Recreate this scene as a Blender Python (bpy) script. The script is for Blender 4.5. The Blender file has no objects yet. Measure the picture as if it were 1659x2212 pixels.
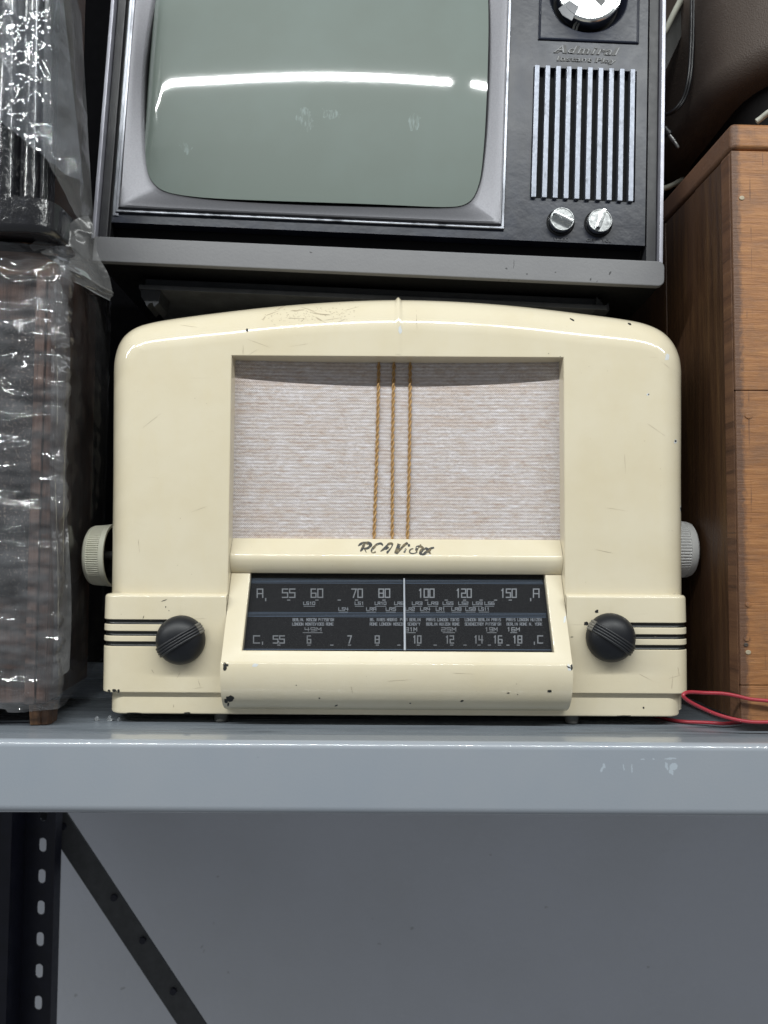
import bpy, bmesh, math, random
from mathutils import Vector, Matrix, noise

random.seed(7)
sc = bpy.context.scene
COL = sc.collection
R = math.radians

# ------------------------------------------------------------------ camera
FPX = 1672.0                 # focal length in units of a 1659 x 2212 picture
PITCH, ROLL, HCAM = R(3.0), R(0.33), 0.1427
cam_d = bpy.data.cameras.new("camera")
cam = bpy.data.objects.new("camera", cam_d)
COL.objects.link(cam)
CAM_M = Matrix.Translation((0, 0, HCAM)) @ Matrix.Rotation(R(90) + PITCH, 4, 'X') @ Matrix.Rotation(ROLL, 4, 'Z')
cam.matrix_world = CAM_M
cam_d.sensor_fit = 'HORIZONTAL'
cam_d.sensor_width = 36.0
cam_d.lens = 36.0 * FPX / 1659.0
cam_d.clip_start, cam_d.clip_end = 0.01, 60
cam_d.dof.use_dof = True
cam_d.dof.focus_distance = 0.66
cam_d.dof.aperture_fstop = 11.0
sc.camera = cam

# ------------------------------------------------------------------ light of the room
world = bpy.data.worlds.new("World")
sc.world = world
world.use_nodes = True
bg = world.node_tree.nodes["Background"]
bg.inputs[0].default_value = (0.90, 0.95, 1.0, 1)
bg.inputs[1].default_value = 0.23


def tube_lamp(x, length, watts, y=-0.76, z=1.68, width=0.045):
    d = bpy.data.lights.new("ceiling_tube", 'AREA')
    d.shape, d.size, d.size_y = 'RECTANGLE', length, width
    d.energy = watts
    d.color = (0.97, 1.0, 0.98)
    o = bpy.data.objects.new("ceiling_tube", d)
    COL.objects.link(o)
    o.location = (x, y, z)
    to = Vector((x, 0.68, 0.35)) - Vector((x, y, z))
    o.rotation_euler = to.to_track_quat('-Z', 'Y').to_euler()
    return o


for dz in (-0.009, 0.009):
    tube_lamp(-2.37, 5.42, 49.0, z=1.665 + dz, width=0.011)
    tube_lamp(1.41, 1.98, 17.7, z=1.665 + dz, width=0.011)

sc.view_settings.view_transform = 'Standard'
sc.view_settings.look = 'None'
sc.view_settings.exposure = 0.0
sc.view_settings.gamma = 1.0


# ------------------------------------------------------------------ helpers
def lin(r, g, b):
    f = lambda c: (c / 255 / 12.92) if c / 255 <= 0.04045 else ((c / 255 + 0.055) / 1.055) ** 2.4
    return (f(r), f(g), f(b), 1.0)


class Frame:
    """A local frame; px() finds where the line of sight through a picture point meets the local plane y = const."""
    def __init__(s, M):
        s.M = M
        s.inv = M.inverted()

    def px(s, px, py, y=0.0):
        o = s.inv @ CAM_M.translation
        d = s.inv.to_3x3() @ (CAM_M.to_3x3() @ Vector(((px - 829.5) / FPX, (1106.0 - py) / FPX, -1.0)))
        t = (y - o.y) / d.y
        return o + d * t

    def pz(s, py, y=0.0, px=829.5):
        return s.px(px, py, y).z


WORLD = Frame(Matrix.Identity(4))


class MB:
    def __init__(s):
        s.v, s.f = [], []

    def add(s, verts, faces):
        n = len(s.v)
        s.v += [tuple(v) for v in verts]
        s.f += [tuple(i + n for i in f) for f in faces]
        return s

    def box(s, a, b):
        x0, y0, z0 = a
        x1, y1, z1 = b
        return s.add([(x0, y0, z0), (x1, y0, z0), (x1, y1, z0), (x0, y1, z0), (x0, y0, z1), (x1, y0, z1), (x1, y1, z1), (x0, y1, z1)],
                     [(0, 3, 2, 1), (4, 5, 6, 7), (0, 1, 5, 4), (1, 2, 6, 5), (2, 3, 7, 6), (3, 0, 4, 7)])

    def prism(s, poly, y0, y1):
        """poly: (x, z) loop, extruded from y0 (near) to y1 (far)."""
        n = len(poly)
        vs = [(p[0], y0, p[1]) for p in poly] + [(p[0], y1, p[1]) for p in poly]
        fs = [tuple(range(n)), tuple(range(2 * n - 1, n - 1, -1))]
        fs += [(i, i + n, (i + 1) % n + n, (i + 1) % n) for i in range(n)]
        return s.add(vs, fs)

    def loops(s, loops, closed=True, cap0=False, cap1=False):
        n = len(loops[0])
        vs = [p for l in loops for p in l]
        fs = []
        for k in range(len(loops) - 1):
            for i in range(n if closed else n - 1):
                j = (i + 1) % n
                fs.append((k * n + i, k * n + j, (k + 1) * n + j, (k + 1) * n + i))
        if cap0:
            fs.append(tuple(range(n - 1, -1, -1)))
        if cap1:
            b = (len(loops) - 1) * n
            fs.append(tuple(range(b, b + n)))
        return s.add(vs, fs)

    def tube(s, path, r, n=8, caps=True):
        path = [Vector(p) for p in path]
        rr = r if isinstance(r, (list, tuple)) else [r] * len(path)
        up = None
        ls = []
        for i, p in enumerate(path):
            t = (path[min(i + 1, len(path) - 1)] - path[max(i - 1, 0)]).normalized()
            if up is None:
                up = t.orthogonal().normalized()
            up = (up - t * up.dot(t)).normalized()
            w = t.cross(up)
            ls.append([p + (up * math.cos(a) + w * math.sin(a)) * rr[i] for a in (2 * math.pi * k / n for k in range(n))])
        return s.loops(ls, True, caps, caps)

    def grid(s, fn, nu, nv):
        vs = [fn(i / nu, j / nv) for j in range(nv + 1) for i in range(nu + 1)]
        w = nu + 1
        return s.add(vs, [(j * w + i, j * w + i + 1, (j + 1) * w + i + 1, (j + 1) * w + i) for j in range(nv) for i in range(nu)])


def spline(pts, n):
    """Catmull-Rom through pts (any dimension), n points in all."""
    pts = [Vector(p) for p in pts]
    P = [pts[0] * 2 - pts[1]] + pts + [pts[-1] * 2 - pts[-2]]
    out = []
    m = len(pts) - 1
    for k in range(n):
        u = k / (n - 1) * m
        i = min(int(u), m - 1)
        t = u - i
        a, b, c, d = P[i], P[i + 1], P[i + 2], P[i + 3]
        out.append(0.5 * ((2 * b) + (c - a) * t + (2 * a - 5 * b + 4 * c - d) * t * t + (3 * b - a - 3 * c + d) * t ** 3))
    return out


def obj(name, mb, mat, parent=None, smooth=True, angle=35, bevel=0.0, seg=2, weighted=True, label=None, fix=True):
    me = bpy.data.meshes.new(name)
    me.from_pydata(mb.v, [], mb.f)
    bm = bmesh.new()
    bm.from_mesh(me)
    if fix:
        bmesh.ops.remove_doubles(bm, verts=bm.verts, dist=1e-6)
        bmesh.ops.recalc_face_normals(bm, faces=bm.faces)
    if bevel:
        es = [e for e in bm.edges if len(e.link_faces) == 2 and e.calc_face_angle(0) > R(40)]
        bmesh.ops.bevel(bm, geom=es, offset=bevel, segments=seg, profile=0.5, affect='EDGES', clamp_overlap=True)
    bm.to_mesh(me)
    bm.free()
    me.materials.append(mat)
    if smooth:
        me.polygons.foreach_set("use_smooth", [True] * len(me.polygons))
        me.set_sharp_from_angle(angle=R(angle))
    o = bpy.data.objects.new(name, me)
    COL.objects.link(o)
    if smooth and weighted:
        m = o.modifiers.new("weighted", 'WEIGHTED_NORMAL')
        m.keep_sharp = True
    if parent is not None:
        o.parent = parent
    if label:
        o['label'] = label
    return o


def thing(name, label, cat, frame, group=None):
    o = bpy.data.objects.new(name, None)
    o.empty_display_size = 0.05
    COL.objects.link(o)
    o.matrix_world = frame.M
    o['label'], o['category'] = label, cat
    if group:
        o['group'] = group
    return o


def tag(o, label, cat, group=None):
    o['label'], o['category'] = label, cat
    if group:
        o['group'] = group
    return o


# ------------------------------------------------------------------ materials
class Mat:
    def __init__(s, name, color=(0.5, 0.5, 0.5, 1), rough=0.5, metal=0.0, spec=0.5, coat=0.0, coat_rough=0.1):
        s.m = bpy.data.materials.new(name)
        s.m.use_nodes = True
        s.nt = s.m.node_tree
        s.n, s.l = s.nt.nodes, s.nt.links
        s.b = s.n["Principled BSDF"]
        s.b.inputs['Base Color'].default_value = color
        s.b.inputs['Roughness'].default_value = rough
        s.b.inputs['Metallic'].default_value = metal
        s.b.inputs['Specular IOR Level'].default_value = spec
        s.b.inputs['Coat Weight'].default_value = coat
        s.b.inputs['Coat Roughness'].default_value = coat_rough
        s.tc = s.n.new('ShaderNodeTexCoord')
        s.col = None
        s.base = color

    def node(s, t, **kw):
        n = s.n.new(t)
        for k, v in kw.items():
            setattr(n, k, v)
        return n

    def coord(s, scale=(1, 1, 1), rot=(0, 0, 0), warp=None):
        mp = s.node('ShaderNodeMapping')
        mp.inputs['Scale'].default_value = scale
        mp.inputs['Rotation'].default_value = rot
        s.l.new(s.tc.outputs['Object'], mp.inputs['Vector'])
        return mp.outputs[0]

    def noise(s, scale, stretch=(1, 1, 1), detail=4, rough=0.6, dist=0.0, rot=(0, 0, 0)):
        n = s.node('ShaderNodeTexNoise')
        n.inputs['Scale'].default_value = scale
        n.inputs['Detail'].default_value = detail
        n.inputs['Roughness'].default_value = rough
        n.inputs['Distortion'].default_value = dist
        s.l.new(s.coord(stretch, rot), n.inputs['Vector'])
        return n.outputs['Fac']

    def ramp(s, fac, stops):
        r = s.node('ShaderNodeValToRGB')
        e = r.color_ramp.elements
        while len(e) < len(stops):
            e.new(0.5)
        for el, (p, c) in zip(e, stops):
            el.position = p
            el.color = c if len(c) == 4 else (*c, 1)
        s.l.new(fac, r.inputs[0])
        return r.outputs[0]

    def grey(s, fac, lo, hi):
        return s.ramp(fac, [(lo, (0, 0, 0, 1)), (hi, (1, 1, 1, 1))])

    def math(s, op, a, b=None):
        m = s.node('ShaderNodeMath', operation=op)
        for i, x in enumerate((a, b)):
            if x is None:
                continue
            if isinstance(x, (int, float)):
                m.inputs[i].default_value = x
            else:
                s.l.new(x, m.inputs[i])
        return m.outputs[0]

    def over(s, fac, color):
        """Lay a colour over the current base colour where fac is 1."""
        mx = s.node('ShaderNodeMix', data_type='RGBA')
        if isinstance(fac, (int, float)):
            mx.inputs[0].default_value = fac
        else:
            s.l.new(fac, mx.inputs[0])
        if s.col is None:
            mx.inputs[6].default_value = s.base
        else:
            s.l.new(s.col, mx.inputs[6])
        if isinstance(color, tuple):
            mx.inputs[7].default_value = color
        else:
            s.l.new(color, mx.inputs[7])
        s.col = mx.outputs[2]
        s.l.new(s.col, s.b.inputs['Base Color'])
        return s

    def setcol(s, c):
        s.col = c
        s.l.new(c, s.b.inputs['Base Color'])
        return s

    def roughness(s, fac, lo, hi):
        mr = s.node('ShaderNodeMapRange')
        mr.inputs[3].default_value, mr.inputs[4].default_value = lo, hi
        s.l.new(fac, mr.inputs[0])
        s.l.new(mr.outputs[0], s.b.inputs['Roughness'])
        return s

    def bump(s, h, dist=0.0005, strength=1.0):
        bp = s.node('ShaderNodeBump')
        bp.inputs['Strength'].default_value = strength
        bp.inputs['Distance'].default_value = dist
        s.l.new(h, bp.inputs['Height'])
        old = s.b.inputs['Normal'].links
        if old:
            s.l.new(old[0].from_socket, bp.inputs['Normal'])
        s.l.new(bp.outputs[0], s.b.inputs['Normal'])
        return s

    def marks(s, pts, wob=0.0012, freq=420):
        """1 inside any of the given worn spots. pts: (x, z, rx, rz, angle deg) in object space."""
        nz = s.node('ShaderNodeTexNoise')
        nz.inputs['Scale'].default_value = freq
        nz.inputs['Detail'].default_value = 3
        s.l.new(s.tc.outputs['Object'], nz.inputs['Vector'])
        sub = s.node('ShaderNodeVectorMath', operation='SUBTRACT')
        sub.inputs[1].default_value = (0.5, 0.5, 0.5)
        s.l.new(nz.outputs['Color'], sub.inputs[0])
        scl = s.node('ShaderNodeVectorMath', operation='SCALE')
        scl.inputs['Scale'].default_value = wob * 2
        s.l.new(sub.outputs[0], scl.inputs[0])
        ad = s.node('ShaderNodeVectorMath', operation='ADD')
        s.l.new(s.tc.outputs['Object'], ad.inputs[0])
        s.l.new(scl.outputs[0], ad.inputs[1])
        tot = None
        for (x, z, rx, rz, a) in pts:
            mp = s.node('ShaderNodeMapping', vector_type='TEXTURE')
            mp.inputs['Location'].default_value = (x, 0, z)
            mp.inputs['Rotation'].default_value = (0, -R(a), 0)
            mp.inputs['Scale'].default_value = (rx, 1000, rz)
            s.l.new(ad.outputs[0], mp.inputs['Vector'])
            ln = s.node('ShaderNodeVectorMath', operation='LENGTH')
            s.l.new(mp.outputs[0], ln.inputs[0])
            lt = s.math('LESS_THAN', ln.outputs['Value'], 1.0)
            tot = lt if tot is None else s.math('MAXIMUM', tot, lt)
        return tot


def plain(name, col, rough=0.5, metal=0.0, spec=0.5, vary=0.25, bump=0.0, bscale=900, coat=0.0):
    m = Mat(name, col, rough, metal, spec, coat)
    f = m.noise(60, detail=6)
    m.over(m.grey(f, 0.35, 0.75), tuple(c * (1 - vary) for c in col[:3]) + (1,))
    m.roughness(m.noise(130, detail=5), max(0.03, rough - 0.12), rough + 0.12)
    if bump:
        m.bump(m.noise(bscale, detail=3), bump)
    return m


def wood(name, dark, mid, light, axis='z', scale=1.0, rough=0.5, coat=0.0):
    m = Mat(name, mid, rough, coat=coat)
    st = {'z': (1, 1, 0.06), 'x': (0.06, 1, 1), 'y': (1, 0.06, 1)}[axis]
    g = m.noise(150 * scale, st, detail=6, rough=0.65, dist=0.4)
    m.setcol(m.ramp(g, [(0.30, dark), (0.48, mid), (0.68, light)]))
    big = m.noise(16, (1, 1, 1), detail=3)
    m.over(m.math('MULTIPLY', m.grey(big, 0.5, 0.75), 0.45), tuple(c * 0.62 for c in mid[:3]) + (1,))
    pores = m.noise(900 * scale, tuple(0.03 if q == 0.06 else 1 for q in st), detail=2)
    m.over(m.math('MULTIPLY', m.grey(pores, 0.60, 0.72), 0.55), tuple(c * 0.5 for c in dark[:3]) + (1,))
    m.bump(g, 0.0006).bump(pores, 0.0002)
    m.roughness(g, rough - 0.1, rough + 0.15)
    return m


# ================================================================== SETTING
wall_m = Mat("painted_wall", (0.64, 0.66, 0.72, 1), 0.8)
wall_m.over(wall_m.math('MULTIPLY', wall_m.grey(wall_m.noise(3.0, detail=5), 0.4, 0.7), 0.5), (0.56, 0.575, 0.60, 1))
wall_m.over(wall_m.math('MULTIPLY', wall_m.grey(wall_m.noise(38, detail=2), 0.74, 0.80), 0.35), (0.32, 0.32, 0.33, 1))
wm = []
for (x, y, a, b_, an) in [(470, 1893, 3, 1.6, 0), (437, 2046, 3, 2, 20), (440, 2055, 1.5, 3, 0), (890, 2004, 3, 3, 0), (820, 2040, 5, 1.5, 10), (265, 2135, 5, 2, 20), (164, 2150, 4, 2, 40), (1060, 1846, 3, 1.5, 0), (493, 2100, 3, 3, 0), (1400, 2090, 3, 2, 0), (1180, 1960, 4, 1.6, 30)]:
    p = WORLD.px(x, y, 1.32)
    wm.append((p.x, p.z, a * 0.0008, b_ * 0.0008, an))
wall_m.over(wall_m.math('MULTIPLY', wall_m.marks(wm, 0.004, 160), 0.45), (0.28, 0.28, 0.28, 1))
wl = []
for (x, y, a, b_, an) in [(1400, 1800, 60, 0.9, 38), (1545, 1855, 40, 0.8, 30), (243, 2080, 40, 0.8, -42)]:
    p = WORLD.px(x, y, 1.32)
    wl.append((p.x, p.z, a * 0.0008, b_ * 0.0008, -an))
wall_m.over(wall_m.math('MULTIPLY', wall_m.marks(wl, 0.003, 60), 0.25), (0.68, 0.69, 0.72, 1))
wall_m.bump(wall_m.noise(70, detail=6), 0.001)
w = obj("back_wall", MB().box((-4, 1.32, -1.3), (4, 1.42, 2.6)), wall_m.m, smooth=False)
w['kind'] = 'structure'

# ---- rack: shelf board, upright, brace
rackF = Frame(Matrix.Translation((0, 0.592, 0)))
rack = thing("storage_rack", "blue grey steel rack shelf with bent front lip, navy slotted upright and diagonal brace below", "shelf rack", rackF)
shelf_m = Mat("shelf_paint", lin(149, 155, 163), 0.36, 0.0, 0.5, 0.9, 0.05)
shelf_m.over(shelf_m.math('MULTIPLY', shelf_m.grey(shelf_m.noise(9, (1, 1, 1), detail=5), 0.4, 0.7), 0.35), lin(135, 146, 159))
shelf_m.over(shelf_m.math('MULTIPLY', shelf_m.grey(shelf_m.noise(220, (1, 1, 1), detail=2), 0.74, 0.80), 0.6), lin(98, 106, 118))
pr = lambda px, py: rackF.px(px, py, 0)
sm = []
for (x, y, a, b, ang) in [(1300, 1662, 6, 2.5, 60), (1305, 1655, 3, 5, 20), (1347, 1658, 1.2, 8, 5), (1365, 1660, 1.2, 10, 0), (1388, 1640, 5, 1.6, 0),
                          (1412, 1640, 3, 1.6, 0), (1448, 1639, 14, 2.0, 3), (1440, 1655, 3, 9, 15), (1455, 1656, 9, 8, 30), (1450, 1668, 4, 7, 40)]:
    p = pr(x, y)
    sm.append((p.x, p.z, a * 0.00035, b * 0.00035, ang))
shelf_m.over(shelf_m.math('MULTIPLY', shelf_m.marks(sm, 0.0012, 500), 0.55), lin(186, 198, 208))
shelf_m.roughness(shelf_m.noise(40, detail=5), 0.24, 0.42)
shelf_m.bump(shelf_m.noise(500, detail=3), 0.00008)

deck_m = Mat("shelf_deck_paint", lin(126, 133, 141), 0.25, 0.0, 0.6)
sx = deck_m.noise(60, (0.12, 1.6, 1), detail=6, rough=0.7, dist=1.0)
deck_m.over(deck_m.math('MULTIPLY', deck_m.grey(sx, 0.45, 0.68), 0.8), lin(86, 92, 99))
sc2 = deck_m.noise(260, (0.08, 2.2, 1), detail=4, rough=0.7, rot=(0, 0, R(8)))
deck_m.over(deck_m.math('MULTIPLY', deck_m.grey(sc2, 0.62, 0.74), 0.6), lin(170, 176, 182))
specks = deck_m.noise(420, (1, 1, 1), detail=1)
deck_m.over(deck_m.grey(specks, 0.76, 0.80), lin(205, 208, 206))
deck_m.roughness(sx, 0.14, 0.42)

lipz = rackF.pz(1765, 0.0) - 0.0
r0 = 0.0055
prof = [(0.022, 0.0)]
for k in range(9):
    a = R(90) * k / 8
    prof.append((r0 - r0 * math.sin(a), -r0 + r0 * math.cos(a)))
for k in range(7):
    a = R(90) * k / 6
    prof.append((0.0075 - 0.0075 * math.cos(a), lipz + 0.0075 - 0.0075 * math.sin(a)))
prof += [(0.03, lipz), (0.03, lipz + 0.0015), (0.009, lipz + 0.0016)]
lip = MB().loops([[(x, y, z) for (y, z) in prof] for x in (-1.1, 1.1)], closed=False)
shelf = obj("shelf_lip", lip, shelf_m.m, rack, angle=60)
deck = MB().box((-1.1, 0.0225, -0.004), (1.1, 0.46, -0.0002))
obj("shelf_deck", deck, deck_m.m, rack, smooth=False)

navy = plain("navy_rack_paint", (0.010, 0.011, 0.024, 1), 0.42, spec=0.4, vary=0.4)
postF = Frame(Matrix.Translation((0, 1.02, 0)))


def post_plate():
    """Slotted flange facing the room, with real slots."""
    mb = MB()
    x0, x1 = postF.px(52, 1900).x, postF.px(114, 1900).x
    pitch = 0.0395
    z = 0.02
    cx = (x0 + x1) / 2 + 0.004
    hw, hh = 0.0050, 0.0090
    d = 0.0022
    while z > -1.0:
        zt, zb = z, z - pitch
        zc = (zt + zb) / 2
        ring, outer = [], []
        for k in range(16):
            a = 2 * math.pi * k / 16
            c, s_ = math.cos(a), math.sin(a)
            ring.append((cx + hw * c, zc + (hh - hw) * (1 if s_ > 1e-6 else (-1 if s_ < -1e-6 else 0)) + hw * s_))
            t = max(abs(c), abs(s_))
            ox, oz = c / t, s_ / t
            outer.append((x1 + (ox - 1) * (x1 - cx) if ox > 0 else x0 + (ox + 1) * (cx - x0), zc + oz * pitch / 2))
        L = [[(p[0], 0, p[1]) for p in outer], [(p[0], 0, p[1]) for p in ring], [(p[0], d, p[1]) for p in ring], [(p[0], d, p[1]) for p in outer]]
        mb.loops(L, True)
        z -= pitch
    return mb, x0, x1


rel = Matrix.Translation((0, 1.02 - 0.592, 0))
pm, px0, px1 = post_plate()
pm.box((px1, -0.0006, -1.0), (px1 + 0.002, 0.02, 0.02))
pm.box((px0 - 0.0025, -0.036, -1.0), (px0, 0.0022, 0.02))
pm.box((px0 - 0.012, -0.0385, -1.0), (px0, -0.0363, 0.02))
pm.box((px0 - 0.040, 0.0, -1.0), (px0 - 0.0026, 0.0022, 0.02))
pm.v = [(rel @ Vector(v))[:] for v in pm.v]
obj("upright_post", pm, navy.m, rack, smooth=False)
br_m = plain("brace_steel", (0.085, 0.087, 0.090, 1), 0.6, spec=0.3, vary=0.3)
brF = Frame(Matrix.Translation((0, 1.06, 0)))
A0, A1 = brF.px(58, 1722), brF.px(120, 1722)
B0, B1 = brF.px(837, 2900), brF.px(898, 2900)
br = MB().prism([(p.x, p.z) for p in (A0, A1, B1, B0)], 0.0, 0.004)
br.v = [(v[0], v[1] + 1.06 - 0.592, v[2]) for v in br.v]
obj("diagonal_brace", br, br_m.m, rack, smooth=False)
for (bx, by) in ((137, 1785), (247, 1938), (309, 2030), (375, 2140)):
    c = brF.px(bx, by)
    obj("rivet", MB().prism([(c.x + 0.0045 * math.cos(k * math.pi / 4), c.z + 0.0045 * math.sin(k * math.pi / 4)) for k in range(8)], 1.0565 - 0.592, 1.0598 - 0.592), navy.m, rack, smooth=False)

# ================================================================== RADIO
RY = 0.65
radF = Frame(Matrix.Translation((0.0105, RY, 0.0)))
radio = thing("tabletop_radio", "cream painted vintage radio with woven grille, black dial and two black front knobs", "radio", radF)
P = radF.px


cream_c = (0.680, 0.612, 0.462, 1)
BLACK_CHIPS = [(247, 1492, 5, 4, 0), (236, 1493, 3, 4, 0), (256, 1493, 3, 4, 0), (497, 1508, 8, 7, 0), (489, 1514, 5, 5, 0), (493, 1522, 2, 4, 0), (486, 1440, 4, 9, 0), (489, 1437, 6, 3, 0),
               (1187, 1493, 5.5, 2.6, 8), (998, 1514, 4, 1.8, 8), (726, 1524, 4, 1.5, 20), (1098, 1497, 3, 1.4, 0), (690, 1508, 2, 1.2, 0), (886, 1519, 2, 1.2, 0), (1118, 1500, 1.3, 1, 0),
               (1289, 1321, 3.6, 3.2, 40), (1266, 1347, 4.5, 4.2, -45), (1235, 1441, 2.2, 6, 0), (1228, 1441, 1.4, 5, 60),
               (290, 1541, 16, 2.6, 0), (263, 1543, 14, 2.5, 0), (380, 1543, 22, 2.0, 0), (405, 1541, 8, 2.5, 0), (1350, 1547, 16, 1.8, 0), (600, 1546, 60, 1.0, 0),
               (1390, 1529, 1.8, 2.2, 0), (640, 1480, 1.5, 0.9, 0), (355, 1297, 7, 0.8, 20), (358, 1311, 0.8, 2, 0), (365, 1319, 0.8, 1.2, 0), (310, 1333, 0.6, 4, -20),
               (1471, 1101, 1.2, 5, 10), (241, 1025, 1, 5, 5), (1401, 852, 1.5, 1.5, 0), (1459, 953, 2, 2.5, 0), (1235, 1376, 3, 1, 0),
               (534, 713, 2.6, 3.4, 10), (1236, 691, 6, 1.6, -30), (1360, 700, 4, 2, -20), (1210, 770, 0.8, 0.8, 0), (1185, 764, 0.8, 0.8, 0)]
WHITE_CHIPS = [(1229, 1442, 3.6, 8, 20), (551, 1437, 6, 3.5, 10), (1220, 1338, 3, 7, -10), (1441, 771, 4.6, 6.5, -15), (1459, 954, 3.4, 4.2, 0), (864, 712, 4, 8, 0), (1400, 852, 3.2, 3, 0), (1471, 1099, 2.4, 6, 10)]
SCRATCH = [(330, 907, 24, 0.5, 38), (540, 765, 30, 0.45, 32), (525, 760, 0.5, 14, 0), (410, 705, 14, 0.4, -8), (650, 745, 60, 0.4, 9), (560, 742, 20, 0.5, -20), (1440, 790, 18, 0.5, -40), (1400, 1466, 22, 0.5, -28),
           (690, 678, 26, 1.3, -7), (665, 668, 16, 1.5, -20), (640, 671, 14, 1.4, 5), (645, 688, 30, 0.7, -3), (720, 689, 24, 0.7, 9), (735, 694, 12, 0.9, 25), (585, 678, 13, 0.8, 20), (570, 688, 4, 2, 60), (690, 690, 14, 1.6, -30), (755, 668, 16, 0.6, 15), (610, 663, 12, 1.2, 30),
           (420, 1337, 26, 0.5, 2), (385, 1460, 6, 0.6, 60), (430, 1475, 0.6, 9, 18), (1466, 1452, 0.6, 12, 10), (1458, 1462, 9, 0.6, 15), (1452, 1475, 0.6, 16, -5), (428, 1486, 12, 0.4, 5), (330, 1450, 0.7, 5, 30), (375, 1525, 0.6, 4, 5), (900, 690, 0.6, 22, 2),
           (300, 1180, 0.5, 20, 5), (1300, 1190, 40, 0.35, -12), (1330, 1100, 30, 0.35, -9), (1350, 1000, 0.4, 26, 3), (430, 1100, 24, 0.35, 20), (1420, 930, 20, 0.4, -35), (860, 1470, 40, 0.35, 4), (1000, 1455, 60, 0.35, -3), (760, 1490, 0.5, 12, 12)]


def cream(name, tint=1.0):
    m = Mat(name, tuple(c * tint for c in cream_c[:3]) + (1,), 0.42, 0, 0.12, 0.9, 0.10)
    m.over(m.math('MULTIPLY', m.grey(m.noise(13, detail=5), 0.40, 0.70), 0.75), (0.630, 0.550, 0.385, 1))
    m.over(m.math('MULTIPLY', m.grey(m.noise(90, (1, 1, 0.25), detail=5), 0.52, 0.75), 0.35), (0.66, 0.58, 0.40, 1))
    m.over(m.math('MULTIPLY', m.grey(m.noise(420, detail=3), 0.72, 0.80), 0.65), (0.36, 0.29, 0.18, 1))
    hair = m.math('MULTIPLY', m.grey(m.noise(700, (0.03, 1, 1), detail=1, rot=(0, R(25), 0)), 0.72, 0.78), m.grey(m.noise(22, detail=2), 0.52, 0.62))
    m.over(m.math('MULTIPLY', hair, 0.5), (0.42, 0.35, 0.24, 1))
    m.roughness(m.noise(120, detail=5), 0.36, 0.50)
    m.bump(m.noise(34, detail=3), 0.0003)
    m.bump(m.noise(1100, detail=2), 0.00006)
    return m


cream_m = cream("cream_enamel")

# ---- cabinet body
outl = [(238, 1530), (238, 1400), (238, 1288), (239.5, 1150), (241, 1000), (243, 850), (245, 800), (249, 772), (258, 747), (273, 726), (297, 709), (330, 698), (380, 688), (460, 676), (560, 664), (660, 655), (760, 649), (858, 646.5),
        (960, 649), (1060, 655), (1160, 664.5), (1260, 677), (1340, 689), (1388, 700), (1424, 716), (1449, 739), (1465, 768), (1472, 800), (1474, 850), (1475, 1000), (1475.5, 1150), (1476, 1288), (1476, 1400), (1476, 1530)]
RT, RS = 0.037, 0.024
o2 = []
for (x, y) in outl:
    top = max(0.0, min(1.0, (900 - y) / 200))
    yy = (RS * 0.65) * (1 - top) + RT * 0.78 * top
    p = P(x, y, yy)
    o2.append((p.x, p.z))
o2 = spline(o2, 200)
nrm = []
for i, p in enumerate(o2):
    t = (o2[min(i + 1, 199)] - o2[max(i - 1, 0)]).normalized()
    nrm.append(Vector((-t.y, t.x)))
cum = [0.0]
for a, b in zip(o2, o2[1:]):
    cum.append(cum[-1] + (b - a).length)
iA = min(range(100), key=lambda k: abs(o2[k].y - P(243, 1010, RS).z))
iB = min(range(20, 100), key=lambda k: abs(o2[k].x - P(520, 670, RT).x) + (0 if o2[k].y > P(0, 800).z else 9))
sA, sB = cum[iA], cum[iB]


def rad(i):
    q = min(cum[i], cum[-1] - cum[i])
    t = max(0.0, min(1.0, (q - sA) / (sB - sA)))
    return RS + (RT - RS) * t * t * (3 - 2 * t)


loops = []
NF = 10
for k in range(NF + 1):
    a = R(90) * k / NF
    l = []
    for i, (p, n) in enumerate(zip(o2, nrm)):
        r = rad(i)
        ins = r * (1 - math.sin(a))
        q = p - n * ins
        l.append((q.x, r * (1 - math.cos(a)), q.y))
    loops.append(l)
loops.append([(p.x, 0.21, p.y) for p in o2])
body = MB().loops(loops, closed=False)
back = [(p.x, 0.21, p.y) for p in o2]
body.add(back, [tuple(range(len(back)))])
OL, OR_, OT = P(500.7, 770).x, P(1217, 770).x, (P(500, 770).z + P(1217, 770).z) / 2
ZB = radF.pz(1530)
bv = 0.0011
front = [(v[0], 0.0, v[2]) for v in loops[0]]
inner = [(OR_ + bv, ZB), (OR_ + bv, OT + bv), (OL - bv, OT + bv), (OL - bv, ZB)]
body.add(front + [(x, 0, z) for x, z in inner], [tuple(range(len(front) + 4))])
rim = []
for (o, y) in ((bv, 0.0), (bv * 0.3, bv * 0.3), (0.0, bv), (0.0, 0.034)):
    rim.append([(OR_ + o, y, ZB), (OR_ + o, y, OT + o), (OL - o, y, OT + o), (OL - o, y, ZB)])
body.loops(rim, closed=False)
obj("cabinet", body, cream_m.m, radio, angle=40)

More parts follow.
